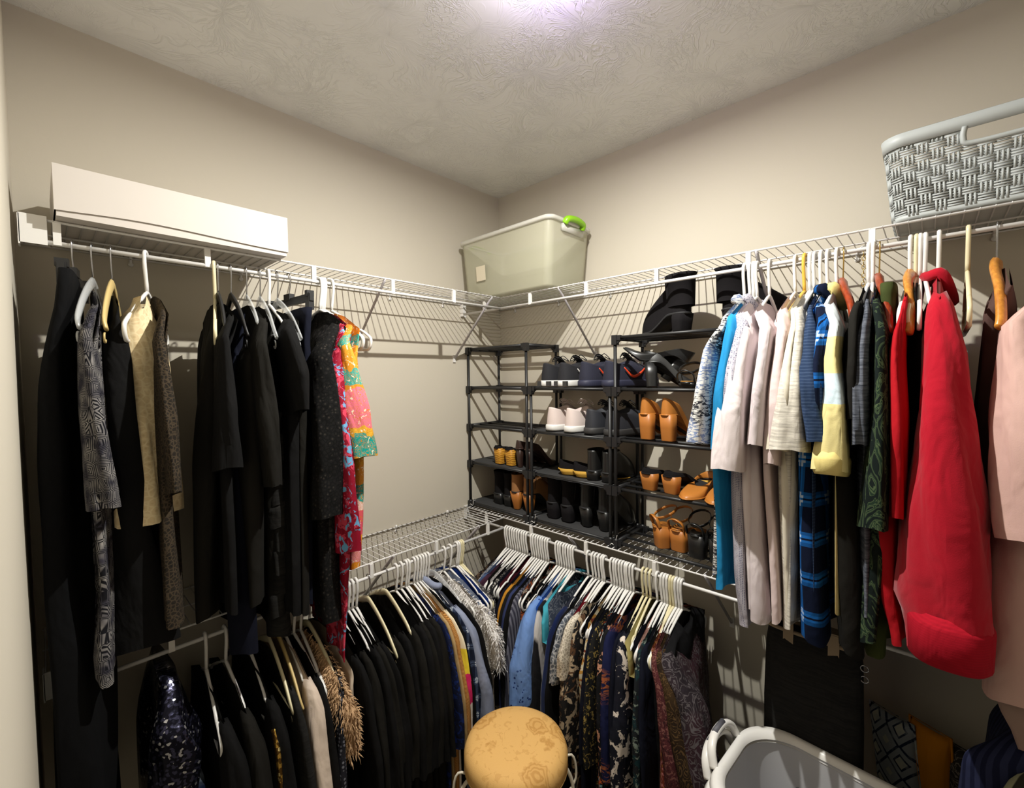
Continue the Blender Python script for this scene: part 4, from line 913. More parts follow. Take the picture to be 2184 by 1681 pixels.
def upper_obj(m, parent, L, W, H, th, y0, y1, ow, h0, h1, dip=.0, shaft=None, toe=1.0, name='upper', inner=None, lean=0):
    bm = bmesh.new(); n = 40; K = 9; rows = []
    for k_ in range(K + 1):
        s = k_ / K; sh = s ** 1.9; sv = s ** .85; r = []
        for i in range(n):
            a = 2 * PI * i / n; x, y = plan(a, L, W, toe); z0 = zb(y, L, H) + th
            t = .5 - .5 * math.cos(a); oy = L * (y0 + (y1 - y0) * t); ox = math.sin(a) * ow * W
            oz = zb(oy, L, H) + th + h0 + (h1 - h0) * t - dip * math.sin(PI * t)
            hs = sh if t > .35 else s ** 1.4
            r.append(bm.verts.new((x + (ox - x) * hs, y + (oy - y) * hs, z0 + (oz - z0) * sv)))
        rows.append(r)
    if shaft:
        hh, flare = shaft; top = rows[-1]; cy = L * (y0 + y1) / 2; zt = max(v.co.z for v in top)
        for q in range(1, 6):
            u = q / 5
            rows.append([bm.verts.new((v.co.x * (1 + flare * u), cy + (v.co.y - cy) * (1 + flare * u) + lean * u, v.co.z + (zt + hh - v.co.z) * u)) for v in top])
    # fold the rim inwards so that the shoe is hollow
    top = rows[-1]; cx = sum((v.co for v in top), Vector()) / n
    r1 = [bm.verts.new(cx + (v.co - cx) * .90 + Vector((0, 0, -.002))) for v in top]
    r2 = [bm.verts.new(Vector((v.co.x * .86, cx.y + (v.co.y - cx.y) * .86, max(zb(v.co.y, L, H) + th + .004, v.co.z - .05 if not shaft else v.co.z - .10)))) for v in top]
    for A, B in zip(rows + [r1], rows[1:] + [r1, r2]): bridge(bm, A, B)
    o = new_obj(name, bm, m, parent)
    bm = bmesh.new(); vs = [bm.verts.new(v) for v in [Vector((p.x, p.y, p.z)) for p in INS(L, W, H, th, y0, y1, ow)]]; bm.faces.new(vs)
    new_obj('insole', bm, inner or BLACK_RUB, parent)
    return o
def INS(L, W, H, th, y0, y1, ow):
    out = []
    for i in range(24):
        a = 2 * PI * i / 24; t = .5 - .5 * math.cos(a); y = L * (y0 + (y1 - y0) * t)
        out.append(Vector((math.sin(a) * ow * W * .95, y, zb(y, L, H) + th + .003)))
    return out
def heel_obj(m, parent, W, H, y0=.0, y1=.055, taper=.85, w=.62, name='heel'):
    bm = bmesh.new(); n = 20; rows = []
    for s in (0, .02, .5, 1):
        f = taper + (1 - taper) * s ** .8
        rows.append([bm.verts.new((math.copysign(abs(math.cos(2 * PI * i / n)) ** .5, math.cos(2 * PI * i / n)) * w * W / 2 * f,
            (y0 + y1) / 2 + (1 - s) * .004 + math.copysign(abs(math.sin(2 * PI * i / n)) ** .6, math.sin(2 * PI * i / n)) * (y1 - y0) / 2 * f, s * (H + .004))) for i in range(n)])
    for A, B in zip(rows, rows[1:]): bridge(bm, A, B)
    bm.faces.new(rows[0]); bm.faces.new(rows[-1]); return new_obj(name, bm, m, parent)
def strap(parent, m, pts, wid=.007, th=.0016, name='strap'):
    bm = bmesh.new(); P = smoothpath(pts, 6); N = len(P); up_ = []
    for i, p in enumerate(P):
        t = (P[min(i + 1, N - 1)] - P[max(i - 1, 0)]).normalized(); side = Vector((0, 1, 0)) - t * t.y
        side.normalize(); nn = t.cross(side)
        up_.append([bm.verts.new(p + side * wid + nn * th), bm.verts.new(p + side * wid - nn * th), bm.verts.new(p - side * wid - nn * th), bm.verts.new(p - side * wid + nn * th)])
    for A, B in zip(up_, up_[1:]): bridge(bm, A, B)
    bm.faces.new(up_[0]); bm.faces.new(up_[-1]); return new_obj(name, bm, m, parent)
def sneaker(um, sm, lm, am=None, toe_accent=None, L=.275, W=.098, loops=True):
    t = thing('sneaker', 's', 'shoe')
    sole_obj(sm, t, L, W, 0, .024, grow=1.05, toelift=.03)
    sole_obj(BLACK_RUB if sm != BLACK_RUB else sm, t, L, W, 0, .005, grow=1.02, name='outsole', zoff=-.0005)
    u = upper_obj(um, t, L, W, 0, .022, .02, .46, .30, .068, .070, .014)
    bm = bmesh.new()
    g = []
    for i in range(7):
        s = i / 6; y = L * (.66 - .30 * s); z = .062 + .052 * s
        g.append([bm.verts.new((x * W * .17, y, z + .006 * (1 - abs(x)))) for x in (-1, -.5, 0, .5, 1)])
    for A, B in zip(g, g[1:]): bridge(bm, A, B, False)
    new_obj('tongue', bm, um, t)
    bm = bmesh.new()
    for i in range(5):
        y = L * (.64 - .055 * i); z = .068 + .0095 * i
        tube(bm, smoothpath([(-W * .2, y, z - .006), (0, y - .006, z + .006), (W * .2, y, z - .006)], 4), .0018, 5)
        tube(bm, smoothpath([(W * .2, y, z - .006), (0, y - .016, z + .007), (-W * .2, y - .02, z - .001)], 4), .0018, 5)
    if loops:
        for s in (-1, 1): tube(bm, smoothpath([(0, L * .42, .112), (s * .02, L * .40, .118), (s * .04, L * .43, .098), (s * .012, L * .44, .108)], 6), .0016, 5)
    new_obj('laces', bm, lm, t)
    if am:
        for s in (-1, 1):
            bm = bmesh.new(); P = smoothpath([(s * W * .40, L * .20, .066), (s * W * .455, L * .34, .036), (s * W * .47, L * .48, .046), (s * W * .40, L * .62, .068)], 5)
            tube(bm, P, [.001 + .0042 * math.sin(PI * min(1, (i + 1) / len(P) * .9)) for i in range(len(P))], 6, flat=.4); new_obj('side_mark', bm, am, t)
    t.scale = (1.17, 1.08, 1.2)
    if toe_accent:
        bm = bmesh.new()
        v = [(-.016, -.008, .030), (.016, -.008, .030), (.006, -.010, .006), (-.006, -.010, .006)]
        box(bm, -.030, -.012, -.0075, .004, .004, .021); box(bm, .012, .030, -.0075, .004, .004, .021); new_obj('heel_guard', bm, toe_accent, t, False)
    return t
def pump(um, hm, H=.085, L=.225, W=.078, taper=.82, w=.66, hd=.05, counter=.055, toe=.8, y1=.70, name='pump', inner=None, label_cat='shoe'):
    t = thing(name, 's', label_cat)
    sole_obj(hm if H < .03 else um, t, L, W, H, .006, toe)
    upper_obj(um, t, L, W, H, .005, .01, y1, .36, counter, .022, .012, toe=toe, inner=inner)
    heel_obj(hm, t, W, H, .002, hd, taper, w)
    return t
def boot(um, hm, H=.06, L=.245, W=.086, sh=.07, flare=.12, hd=.055, taper=.85, name='ankle_boot', lean=0, inner=None):
    t = thing(name, 's', 'boot')
    sole_obj(BLACK_RUB, t, L, W, H, .008)
    upper_obj(um, t, L, W, H, .007, .0, .42, .38, .085, .085, .0, shaft=(sh, flare), lean=lean, inner=inner)
    heel_obj(hm, t, W, H, .0, hd, taper, .72)
    bm = bmesh.new(); tube(bm, [(W * .37, L * .14, H + .03), (W * .41, L * .17, H + .085 + sh)], .0013, 5); new_obj('zip', bm, BLACK_P, t)
    return t
def sandal(um, hm, H=.075, L=.235, W=.084, ankle=True, inner=None, wide=True, taper=.88, name='sandal'):
    t = thing(name, 's', 'sandal')
    sole_obj(um, t, L, W, H, .009)
    sole_obj(inner or um, t, L * .98, W * .93, H, .003, name='footbed', zoff=.009)
    heel_obj(hm, t, W, H, .002, .058, taper, .78)
    w_ = .014 if wide else .006
    for yy, hh in (((.80, .042), (.62, .052)) if wide else ((.76, .034),)):
        y = L * yy; z = zb(y, L, H) + .004
        strap(t, um, [(-W * .47, y, z), (-W * .40, y - .004, z + hh * .7), (0, y - .008, z + hh), (W * .40, y - .004, z + hh * .7), (W * .47, y, z)], w_)
    if ankle:
        z = H + .058; pts = [(math.cos(a) * W * .44, L * .20 + math.sin(a) * L * .18, z + .020 * math.sin(a)) for a in [2 * PI * i / 16 for i in range(17)]]
        bm = bmesh.new(); tube(bm, pts[:-1], .0055, 6, closed=True, flat=.3); new_obj('ankle_strap', bm, um, t)
        strap(t, um, [(-W * .36, .012, H + .006), (-W * .33, .0, H + .036), (0, -.006, H + .050), (W * .33, .0, H + .036), (W * .36, .012, H + .006)], .006, name='heel_strap')
    return t
KNIT_BK = plain('knit_black', (.012, .012, .016, 1), .85, bs=.5, bscale=500); KNIT_NV = plain('knit_navy', (.013, .014, .030, 1), .85, bs=.5, bscale=500)
KNIT_WP = plain('knit_pinkish_white', srgb(214, 198, 192), .8, bs=.4, bscale=400); RUB_W = plain('white_rubber', srgb(224, 222, 218), .5); RUB_NV = plain('navy_rubber', (.025, .027, .055, 1), .6)
RUB_DG = plain('dark_grey_rubber', (.035, .034, .034, 1), .6); ORANGE = plain('orange_mark', srgb(230, 70, 30), .5); LACE_B = plain('black_lace_cord', (.012, .012, .013, 1), .9)
SUEDE_B = plain('black_suede', (.010, .009, .010, 1), .95, spec=.1, bs=.4, bscale=300); LEATH_B = plain('black_leather', (.010, .010, .010, 1), .35)
TAN = plain('tan_leather', srgb(186, 118, 50), .38, var=.15); TAN_H = plain('tan_stacked_heel', srgb(180, 112, 48), .45, var=.25); TANSUEDE = plain('tan_suede', srgb(160, 114, 74), .9, spec=.1, var=.2, bs=.3)
CORKY = NT('woven_gold_cork', .6); wv = CORKY.n('ShaderNodeTexWave', {'Vector': CORKY.co(), 'Scale': 30.0, 'Distortion': 6.0, 'Detail': 2.0}, bands_direction='Z'); CORKY.col(CORKY.mix(wv.outputs[0], srgb(150, 96, 20), srgb(214, 158, 50))); CORKY = CORKY.m
YSOLE = plain('yellow_woven_sole', srgb(206, 160, 60), .8, var=.3, bs=.8, bscale=180); BURG = plain('dark_brown_leather', (.035, .018, .014, 1), .4); GOLDIN = plain('tan_insole', srgb(206, 150, 76), .5)
def put(root, x, z, y=-.245, rz=0, label='', group=None, rx=0, ry=0, first=[]):
    if root.get('_u'):
        return dup(root, (x, y, z), (rx, ry, R(rz)), label, group)
    root.location = (x, y, z); root.rotation_euler = (rx, ry, R(rz)); root['label'] = label; root['_u'] = 1
    if group: root['group'] = group
    return root
def pair(root, xs, z, labels, y=-.245, rz=(0, 0), group=None, **kw):
    for x, lb_, r_ in zip(xs, labels, rz): put(root, x, z, y, r_, lb_, group, **kw)
# middle rack, top: black then navy running shoes
pair(sneaker(KNIT_BK, RUB_W, LACE_B, RUB_W, RUB_DG), (.520, .614), ZT[3], ('left black running shoe with white heel sole, top of the middle rack', 'right black running shoe with white heel sole, beside the navy ones'), rz=(2, -2))
pair(sneaker(KNIT_NV, RUB_NV, LACE_B, ORANGE), (.722, .838), ZT[3], ('left navy running shoe, between the black pair and its mate', 'right navy running shoe with orange side mark, top of the middle rack'), rz=(-10, -16))
pair(sneaker(KNIT_WP, RUB_W, plain('grey_lace_cord', srgb(180, 170, 164), .9)), (.548, .648), ZT[2], ('left pinkish white running shoe, second tier of the middle rack', 'right pinkish white running shoe, second tier of the middle rack'), rz=(0, -4))
pair(sneaker(plain('dark_grey_trail_upper', (.022, .024, .032, 1), .7, var=.4), RUB_DG, LACE_B), (.752, .848), ZT[2], ('left dark trail running shoe beside the pinkish white pair', 'right dark trail running shoe behind the rack post'), rz=(-6, -10))
pair(pump(SUEDE_B, YSOLE, H=.020, counter=.04, L=.24, w=.9, hd=.10, name='espadrille', toe=1, W=.09), (.575, .655), ZT[1] + .002, ('left black flat espadrille with yellow woven sole', 'right black flat espadrille with yellow woven sole'), rz=(-58, -62), y=-.215)
pair(boot(LEATH_B, LEATH_B, H=.035, sh=.0, flare=0, name='slip_on_shoe', L=.235), (.765, .835), ZT[1] + .002, ('left shiny black low boot, third tier of the middle rack', 'right shiny black low boot beside the rack post'), rz=(6, 2))
pair(boot(SUEDE_B, SUEDE_B, H=.07, sh=.03), (.53, .61), ZT[0] + .002, ('leftmost black suede boot on the bottom tier of the middle rack', 'second black suede boot on the bottom tier of the middle rack'), y=-.225, rz=(4, 0))
pair(boot(LEATH_B, LEATH_B, H=.08, sh=.025, taper=.6), (.71, .80), ZT[0] + .002, ('third boot, shiny black leather, on the bottom tier of the middle rack', 'rightmost shiny black leather boot on the bottom tier of the middle rack'), y=-.225, rz=(-3, -4))
# corner rack
pair(pump(SUEDE_B, CORKY, H=.078, counter=.012, hd=.05, name='mule', w=.66, W=.085), (.195, .275), ZT[1], ('left black mule with gold cork block heel in the corner rack', 'right black mule with gold cork block heel in the corner rack'), rz=(-6, -4))
pair(pump(BURG, BURG, H=.09, counter=.04, hd=.035, w=.42, taper=.6), (.345, .405), ZT[1], ('dark brown heeled pump right of the gold-heeled mules', 'dark brown heeled pump half hidden by the rack post'), rz=(0, 0))
pair(boot(SUEDE_B, LEATH_B, H=.05, sh=.03), (.165, .235), ZT[0], ('black ankle boot at the left of the corner rack bottom tier', 'black ankle boot next to the tan suede boots'), y=-.215)
pair(boot(TANSUEDE, TAN_H, H=.085, sh=.0, flare=.05, taper=.5, inner=TANSUEDE), (.310, .385), ZT[0], ('left tan suede heeled boot on the corner rack bottom tier', 'right tan suede heeled boot beside the rack post'), y=-.235, rz=(10, -2))
# right rack
bt = boot(SUEDE_B, SUEDE_B, H=.05, sh=.035, flare=.25, lean=-.015)
bt.scale = (1.15, 1.05, 1.15); put(bt, 1.165, ZT[4] + .002, -.225, 62, 'left black suede ankle boot leaning on top of the right rack'); put(bt, 1.275, ZT[4] + .002, -.20, -58, 'right black suede ankle boot with wide opening on top of the right rack')
pw = pump(LEATH_B, LEATH_B, H=.09, counter=.05, inner=GOLDIN, name='pump'); put(pw, 1.00, ZT[3], -.235, -62, 'black pump lying sideways behind the rack post, top tier of the right rack', ry=R(-10)); put(pw, 1.075, ZT[3] + .012, -.16, 120, 'black suede pump tipped up on its side on the right rack', rx=R(38))
pair(sandal(LEATH_B, LEATH_B, H=.012, inner=GOLDIN, wide=False, name='strap_sandal'), (1.165, 1.255), ZT[3], ('left flat black strap sandal with tan insole under the ankle boots', 'right flat black strap sandal with tan insole partly behind the printed shirt'), y=-.25, rz=(0, -4))
pair(pump(TAN, TAN_H, H=.095, counter=.062, w=.72, hd=.052, toe=.85, W=.080), (1.003, 1.085), ZT[2], ('left tan leather pump with tall block heel', 'right tan leather pump with tall block heel'), rz=(-4, -8))
put(pump(SUEDE_B, SUEDE_B, H=.03, counter=.04, name='flat_shoe'), 1.21, ZT[2], -.24, 8, 'black flat shoe behind the printed shirt, right of the tan pumps')
pair(pump(SUEDE_B, TAN_H, H=.062, counter=.020, w=.72, taper=.74, hd=.05, name='mule', W=.10, L=.25), (1.010, 1.095), ZT[1], ('left black mule with light wooden heel on the right rack', 'right black mule with light wooden heel on the right rack'), rz=(-10, -14))
pair(pump(TAN, YSOLE, H=.035, counter=.03, name='peep_toe_shoe', y1=.55, toe=1.1, W=.088, L=.22), (1.19, 1.275), ZT[1], ('left tan peep-toe shoe with its toe to the room', 'right tan peep-toe shoe half covered by the printed shirt'), y=-.06, rz=(176, 178))
pair(sandal(TAN, TAN_H, H=.075), (1.035, 1.118), ZT[0], ('left tan strappy sandal on the bottom tier of the right rack', 'right tan strappy sandal with its block heel to the room'), rz=(-40, -8), y=-.225)
pair(sandal(LEATH_B, LEATH_B, H=.080), (1.195, 1.27), ZT[0], ('left black block-heeled sandal on the bottom tier of the right rack', 'right black block-heeled sandal behind the hanging shirts'), rz=(-4, -2))
for o in list(bpy.data.objects):
    if '_u' in o: del o['_u']
for o in COL.objects:
    if o.parent is None and o.name.split('.')[0] in ('pump', 'mule', 'espadrille', 'flat_shoe', 'peep_toe_shoe', 'slip_on_shoe', 'sneaker'): o['category'] = 'shoe'

# ======================================================= things on the upper shelves
k = NT('white_card', .7, 0, .2); k.col(srgb(212, 205, 198)); k.bump(k.noise(k.co(), 3, 2).outputs[0], .5, .01); CARD = k.m
t = thing('storage_box', 'long flat white cardboard box on the upper left shelf', 'box', (.185, -1.5275, UP + .005))
bm = bmesh.new(); box(bm, -.153, .150, -.250, .250, 0, .095); new_obj('tray', bm, CARD, t, False)
bm = bmesh.new()
v0 = []
n = 16
for side in (0, 1):
    ring = []
    for i in range(n + 1):
        y = -.2535 + .507 * i / n; gap = .010 + .010 * math.sin(PI * (i / n) ** .7) ** 2 * (1 - .3 * i / n)
        ring.append((y, gap + .002))
    v0.append(ring)
def wallstrip(x, sgn):
    A = [bm.verts.new((x, y, g_)) for y, g_ in v0[0]]; B = [bm.verts.new((x, y, .117)) for y, g_ in v0[0]]
    A2 = [bm.verts.new((x - sgn * .0025, y, g_)) for y, g_ in v0[0]]
    bridge(bm, A, B, False); bridge(bm, A, A2, False); return A, B
A, B = wallstrip(.1545, 1); A_, B_ = wallstrip(-.1545, -1)
bridge(bm, B, B_, False)
for i in (0, n):
    bm.faces.new((A[i], A_[i], B_[i], B[i]))
new_obj('lid', bm, CARD, t, False)

# translucent bin in the corner
k = NT('frosted_plastic', .38, 0, .5); k.col(srgb(208, 206, 182)); k.b.inputs['Alpha'].default_value = .42; FROST = k.m
k = NT('frosted_rim', .3, 0, .5); k.col(srgb(226, 224, 214)); k.b.inputs['Alpha'].default_value = .7; FROST_R = k.m
LIME = plain('lime_plastic', srgb(140, 200, 30), .35)
def rrect(hx, hy, r, n=5):
    out = []
    for cx, cy, a0 in ((hx - r, hy - r, 0), (-hx + r, hy - r, 90), (-hx + r, -hy + r, 180), (hx - r, -hy + r, 270)):
        for i in range(n + 1):
            a = R(a0 + 90 * i / n); out.append((cx + r * math.cos(a), cy + r * math.sin(a)))
    return out
def rr_loft(bm, rows, r=.03):
    R_ = []
    for hx, hy, z in rows: R_.append([bm.verts.new((x, y, z)) for x, y in rrect(hx, hy, r, 12 if r > .1 else 5)])
    for A, B in zip(R_, R_[1:]): bridge(bm, A, B)
    return R_
t = thing('storage_bin', 'large translucent plastic bin with lime green handle on the corner shelf', 'bin', (.335, -.175, UP + .006))
bm = bmesh.new(); rows = rr_loft(bm, [(.262, .132, 0), (.270, .140, .01), (.292, .152, .285)], .035); bm.faces.new(rows[0])
rr = rr_loft(bm, [(.289, .149, .285), (.267, .137, .012)], .033); new_obj('tub', bm, FROST, t)
bm = bmesh.new(); rr_loft(bm, [(.291, .151, .280), (.300, .160, .280), (.303, .163, .288), (.300, .160, .298), (.292, .152, .300), (.289, .149, .290)], .04); new_obj('rim', bm, FROST_R, t)
for s in (1, -1):
    bm = bmesh.new(); tube(bm, smoothpath([(s * .302, -.064, .276), (s * .314, -.058, .292), (s * .318, -.03, .298), (s * .319, .0, .300), (s * .318, .03, .298), (s * .314, .058, .292), (s * .302, .064, .276)], 4), .0155, 10, flat=.85); new_obj('handle', bm, LIME, t)
    bm = bmesh.new(); box(bm, s * .296 - .008, s * .296 + .008, -.075, .075, .245, .275); new_obj('handle_recess', bm, FROST_R, t)
bm = bmesh.new(); v = [bm.verts.new(c) for c in ((-.170, -.1515, .085), (-.105, -.1515, .085), (-.105, -.1562, .155), (-.170, -.1562, .155))]; bm.faces.new(v); o = new_obj('blank_label', bm, plain('paper_label', srgb(214, 204, 180), .8), t, False)

# woven grey basket
GREYP = plain('grey_plastic_weave', srgb(176, 181, 180), .5)
t = thing('woven_basket', 'grey woven plastic basket on the upper shelf at the right edge', 'basket', (1.935, -.155, UP + .006))
HX, HY, HZ = .215, .130, .215
def side_pt(s, z, off=0.0):
    # walk the rounded rectangle; s in metres, starting at front-left going right
    k_ = 1 + .10 * z / HZ; P = peri; L_ = plen
    s = s % L_; i = 0
    while i < len(P) - 1 and s > P[i + 1][2]: i += 1
    a = P[i]; b = P[(i + 1) % len(P)]; seg = (b[2] if i + 1 < len(P) else L_) - a[2]; u = (s - a[2]) / max(1e-6, seg)
    x = a[0] + (b[0] - a[0]) * u; y = a[1] + (b[1] - a[1]) * u
    dx, dy = b[0] - a[0], b[1] - a[1]; l = math.hypot(dx, dy) or 1; nx, ny = dy / l, -dx / l
    return Vector((x * k_ + nx * off, y * k_ + ny * off, z))
pp = rrect(HX, HY, .04, 6); peri = []; acc = 0
for i, p in enumerate(pp):
    peri.append((p[0], p[1], acc)); q = pp[(i + 1) % len(pp)]; acc += math.hypot(q[0] - p[0], q[1] - p[1])
plen = acc
bm = bmesh.new(); ncol = 52; cw = plen / ncol; nrow = 8; ch = .165 / nrow
def handle_hole(p, z): return p.y < -HY * .8 and abs(p.x) < .088 and z > .150
def strip(s0, z0, s1, z1, wd, off):
    a = side_pt(s0, z0, off); b = side_pt(s1, z1, off)
    if handle_hole(a, z0) or handle_hole(b, z1): return
    tube(bm, [a, b], wd * 1.35, 4, flat=.6)
for c in range(ncol):
    for r_ in range(nrow + 1):
        z0 = .012 + r_ * ch; z1 = min(z0 + ch, .185); s0 = c * cw
        if z0 > .184: continue
        if (c + r_) % 2 == 0:
            for q in (.2, .5, .8): strip(s0 + q * cw, z0 - .002, s0 + q * cw, z1 + .002, .0018, .0015)
        for q in (.2, .5, .8):
            zz = z0 + q * (z1 - z0); strip(s0 - .001, zz, s0 + cw + .001, zz, .0018, -.001 if (c + r_) % 2 == 0 else .0015)
new_obj('weave', bm, GREYP, t)
bm = bmesh.new(); rows = rr_loft(bm, [(HX * .93, HY * .9, 0), (HX * 1.0, HY * 1.0, .002), (HX * 1.012, HY * 1.015, .014), (HX * .98, HY * .98, .014)], .04); bm.faces.new(rows[0]); new_obj('base', bm, GREYP, t)
bm = bmesh.new()
rr_loft(bm, [(HX * 1.085, HY * 1.08, .186), (HX * 1.11, HY * 1.13, .184), (HX * 1.13, HY * 1.16, HZ), (HX * 1.10, HY * 1.12, HZ + .003), (HX * 1.09, HY * 1.10, .190)], .045); new_obj('rim', bm, GREYP, t)
bm = bmesh.new(); yf = -HY * 1.115
tube(bm, smoothpath([(-.088, yf, .19), (-.090, yf + .002, .165), (-.078, yf + .004, .151), (0, yf + .004, .149), (.078, yf + .004, .151), (.090, yf + .002, .165), (.088, yf, .19)], 5), .006, 8); new_obj('handle', bm, GREYP, t)

# ======================================================= stool
k = NT('damask_cloth', .7, 0, .25)
v = k.co(); s_ = k.n('ShaderNodeTexVoronoi', {'Vector': k.n('ShaderNodeMapping', {'Vector': k.tc.outputs['Object'], 'Scale': (1, 1, .2), 'Location': (.31, .12, 0)}).outputs[0], 'Scale': 8.5, 'Randomness': .85})
wb_ = k.noise(v, 30, 2, .5, .5).outputs[0]
dd = k.mth('ADD', s_.outputs[0], k.mth('MULTIPLY', k.mth('SUBTRACT', wb_, .5), .35))
pet = k.mth('PINGPONG', k.mth('MULTIPLY', dd, 9.0), .5)
inside = k.ramp(dd, [(.33, (1, 1, 1)), (.37, (0, 0, 0))]); lines = k.ramp(pet, [(.16, (1, 1, 1)), (.3, (.35, .35, .35))])
leaf = k.ramp(k.noise(v, 36, 2, .5, 1.4).outputs[0], [(.60, (0, 0, 0)), (.63, (.7, .7, .7))])
pat = k.mth('MULTIPLY', k.mth('MULTIPLY', inside, lines), 1.0)
k.col(k.mix(k.mth('MULTIPLY', k.mth('MAXIMUM', pat, k.mth('MULTIPLY', leaf, .6)), .75), srgb(218, 172, 104), srgb(182, 132, 66))); k.bump(k.noise(v, 500, 2).outputs[0], .4, .001); DAM = k.m
t = thing('vanity_stool', 'round stool with gold rose damask seat in front of the clothes', 'stool', (.848, -.815, .012))
bm = bmesh.new(); rings = lathe(bm, [(.001, .590), (.10, .588), (.140, .582), (.158, .570), (.166, .550), (.166, .520), (.160, .505), (.150, .500), (.001, .500)], 48); new_obj('seat', bm, DAM, t)
bm = bmesh.new()
for i in range(48):
    pass
tube(bm, [(math.cos(2 * PI * i / 40) * .163, math.sin(2 * PI * i / 40) * .163, .512) for i in range(40)], .004, 6, closed=True); new_obj('piping', bm, plain('seat_piping', srgb(190, 150, 90), .7), t)
OFFW = plain('antique_white_metal', srgb(214, 206, 188), .4)
for i in range(4):
    a = R(45 + 90 * i + 8); c, s = math.cos(a), math.sin(a)
    bm = bmesh.new(); tube(bm, smoothpath([(c * .10, s * .10, .498), (c * .165, s * .165, .46), (c * .19, s * .19, .36), (c * .15, s * .15, .20), (c * .17, s * .17, .05), (c * .21, s * .21, .006)], 6), .006, 8)
    tube(bm, smoothpath([(c * .12, s * .12, .47), (c * .185, s * .185, .50), (c * .20, s * .20, .42), (c * .16, s * .16, .36)], 5), .004, 6); new_obj('leg', bm, OFFW, t)
bm = bmesh.new(); tube(bm, [(math.cos(2 * PI * i / 32) * .15, math.sin(2 * PI * i / 32) * .15, .21) for i in range(32)], .005, 6, closed=True); new_obj('foot_ring', bm, OFFW, t)

# ======================================================= laundry baskets, hamper bag, cushions
LB = plain('pale_grey_plastic', srgb(196, 196, 200), .4)
def laundry(label, x, y, z0, rz, g):
    t = thing('laundry_basket', label, 'laundry basket', (x, y, z0), rz, g)
    bm = bmesh.new(); rows = rr_loft(bm, [(.22, .145, 0), (.235, .16, .02), (.255, .180, .56), (.262, .185, .645)], .11); bm.faces.new(rows[0])
    rr_loft(bm, [(.258, .181, .645), (.230, .156, .022)], .108); new_obj('tub', bm, LB, t)
    bm = bmesh.new(); rr_loft(bm, [(x_ - .006, y_ - .005, z_ + .16) for x_, y_, z_ in ((.262, .184, .478), (.284, .206, .474), (.292, .214, .488), (.284, .206, .502), (.268, .190, .500), (.262, .184, .486))], .12); new_obj('rim', bm, WHITE_P, t)
    for s in (-1, 1):
        bm = bmesh.new(); tube(bm, smoothpath([(s * .285, -.085, 0.652), (s * .298, -.07, 0.688), (s * .306, -.03, 0.706), (s * .306, .03, 0.706), (s * .298, .07, 0.688), (s * .285, .085, 0.652)], 5), .013, 8, flat=.7); h_ = new_obj('handle', bm, WHITE_P, t)
        bm = bmesh.new(); tube(bm, [(s * .306, -.03, 0.707), (s * .306, .03, 0.707)], .0145, 8, flat=.7); new_obj('handle_grip', bm, plain('grey_grip', srgb(88, 88, 96), .6), h_)
    bm = bmesh.new()
    for i in range(7):
        for j in range(2):
            cx = -.15 + .05 * i; cz = .46 + .055 * j + (.02 if i % 2 else 0); yy = .160 + .024 * (cz - .02) / .62
            vs = [bm.verts.new((cx + math.cos(a) * .007 + math.sin(a) * .010, yy - .009, cz + math.sin(a) * .022)) for a in [2 * PI * q / 12 for q in range(12)]]; bm.faces.new(vs)
    new_obj('leaf_vents', bm, plain('vent_shadow_grey', srgb(110, 110, 116), .6), t)
    return t
laundry('pale grey laundry basket on the floor, holding a second basket nested inside it', 1.665, -.545, 0, R(-4), 'nested laundry baskets')
laundry('upper one of the two nested pale grey laundry baskets, its rim slightly higher', 1.665, -.545, .035, R(-4), 'nested laundry baskets')
for o in COL.objects:
    if o.name == 'laundry_basket.001': o.scale = (.955, .94, 1)
HAMP = fabric('hamper_canvas', 'heather', (.022, .021, .020, 1), (.013, .013, .013, 1))
TANW = plain('tan_webbing', srgb(150, 132, 108), .9, bs=.4)
t = thing('hanging_laundry_bag', 'dark grey canvas laundry bag hanging from the lower back rod', 'bag', (1.558, -D, LOW - LIP))
bm = bmesh.new(); rows = []
for z, hx, hy in ((-.028, .112, .030), (-.08, .118, .042), (-.25, .122, .052), (-.42, .122, .055), (-.52, .115, .05), (-.545, .10, .035)):
    n = 32; rows.append([bm.verts.new((math.copysign(abs(math.cos(2 * PI * i / n)) ** .35, math.cos(2 * PI * i / n)) * hx, math.copysign(abs(math.sin(2 * PI * i / n)) ** .7, math.sin(2 * PI * i / n)) * hy + .004 * math.sin(3 * i + z * 20), z)) for i in range(n)])
for A, B in zip(rows, rows[1:]): bridge(bm, A, B)
bm.faces.new(rows[-1]); new_obj('bag_body', bm, HAMP, t)
bm = bmesh.new(); n = 32; tube(bm, [(math.copysign(abs(math.cos(2 * PI * i / n)) ** .35, math.cos(2 * PI * i / n)) * .114, math.copysign(abs(math.sin(2 * PI * i / n)) ** .7, math.sin(2 * PI * i / n)) * .032, -.028) for i in range(n)], .006, 6, closed=True); new_obj('rim_band', bm, TANW, t)
for x in (-.055, .055):
    bm = bmesh.new(); box(bm, x - .013, x + .013, -.038, -.033, -.065, .004); box(bm, x - .013, x + .013, -.038, .0, .003, .0075); new_obj('strap', bm, TANW, t, False)
bm = bmesh.new()
for z in (-.07, -.10): tube(bm, arc((.122, -.02, z), .009, 0, 2 * PI, 12), .0018, 5)
new_obj('buckle_rings', bm, STEEL, t)

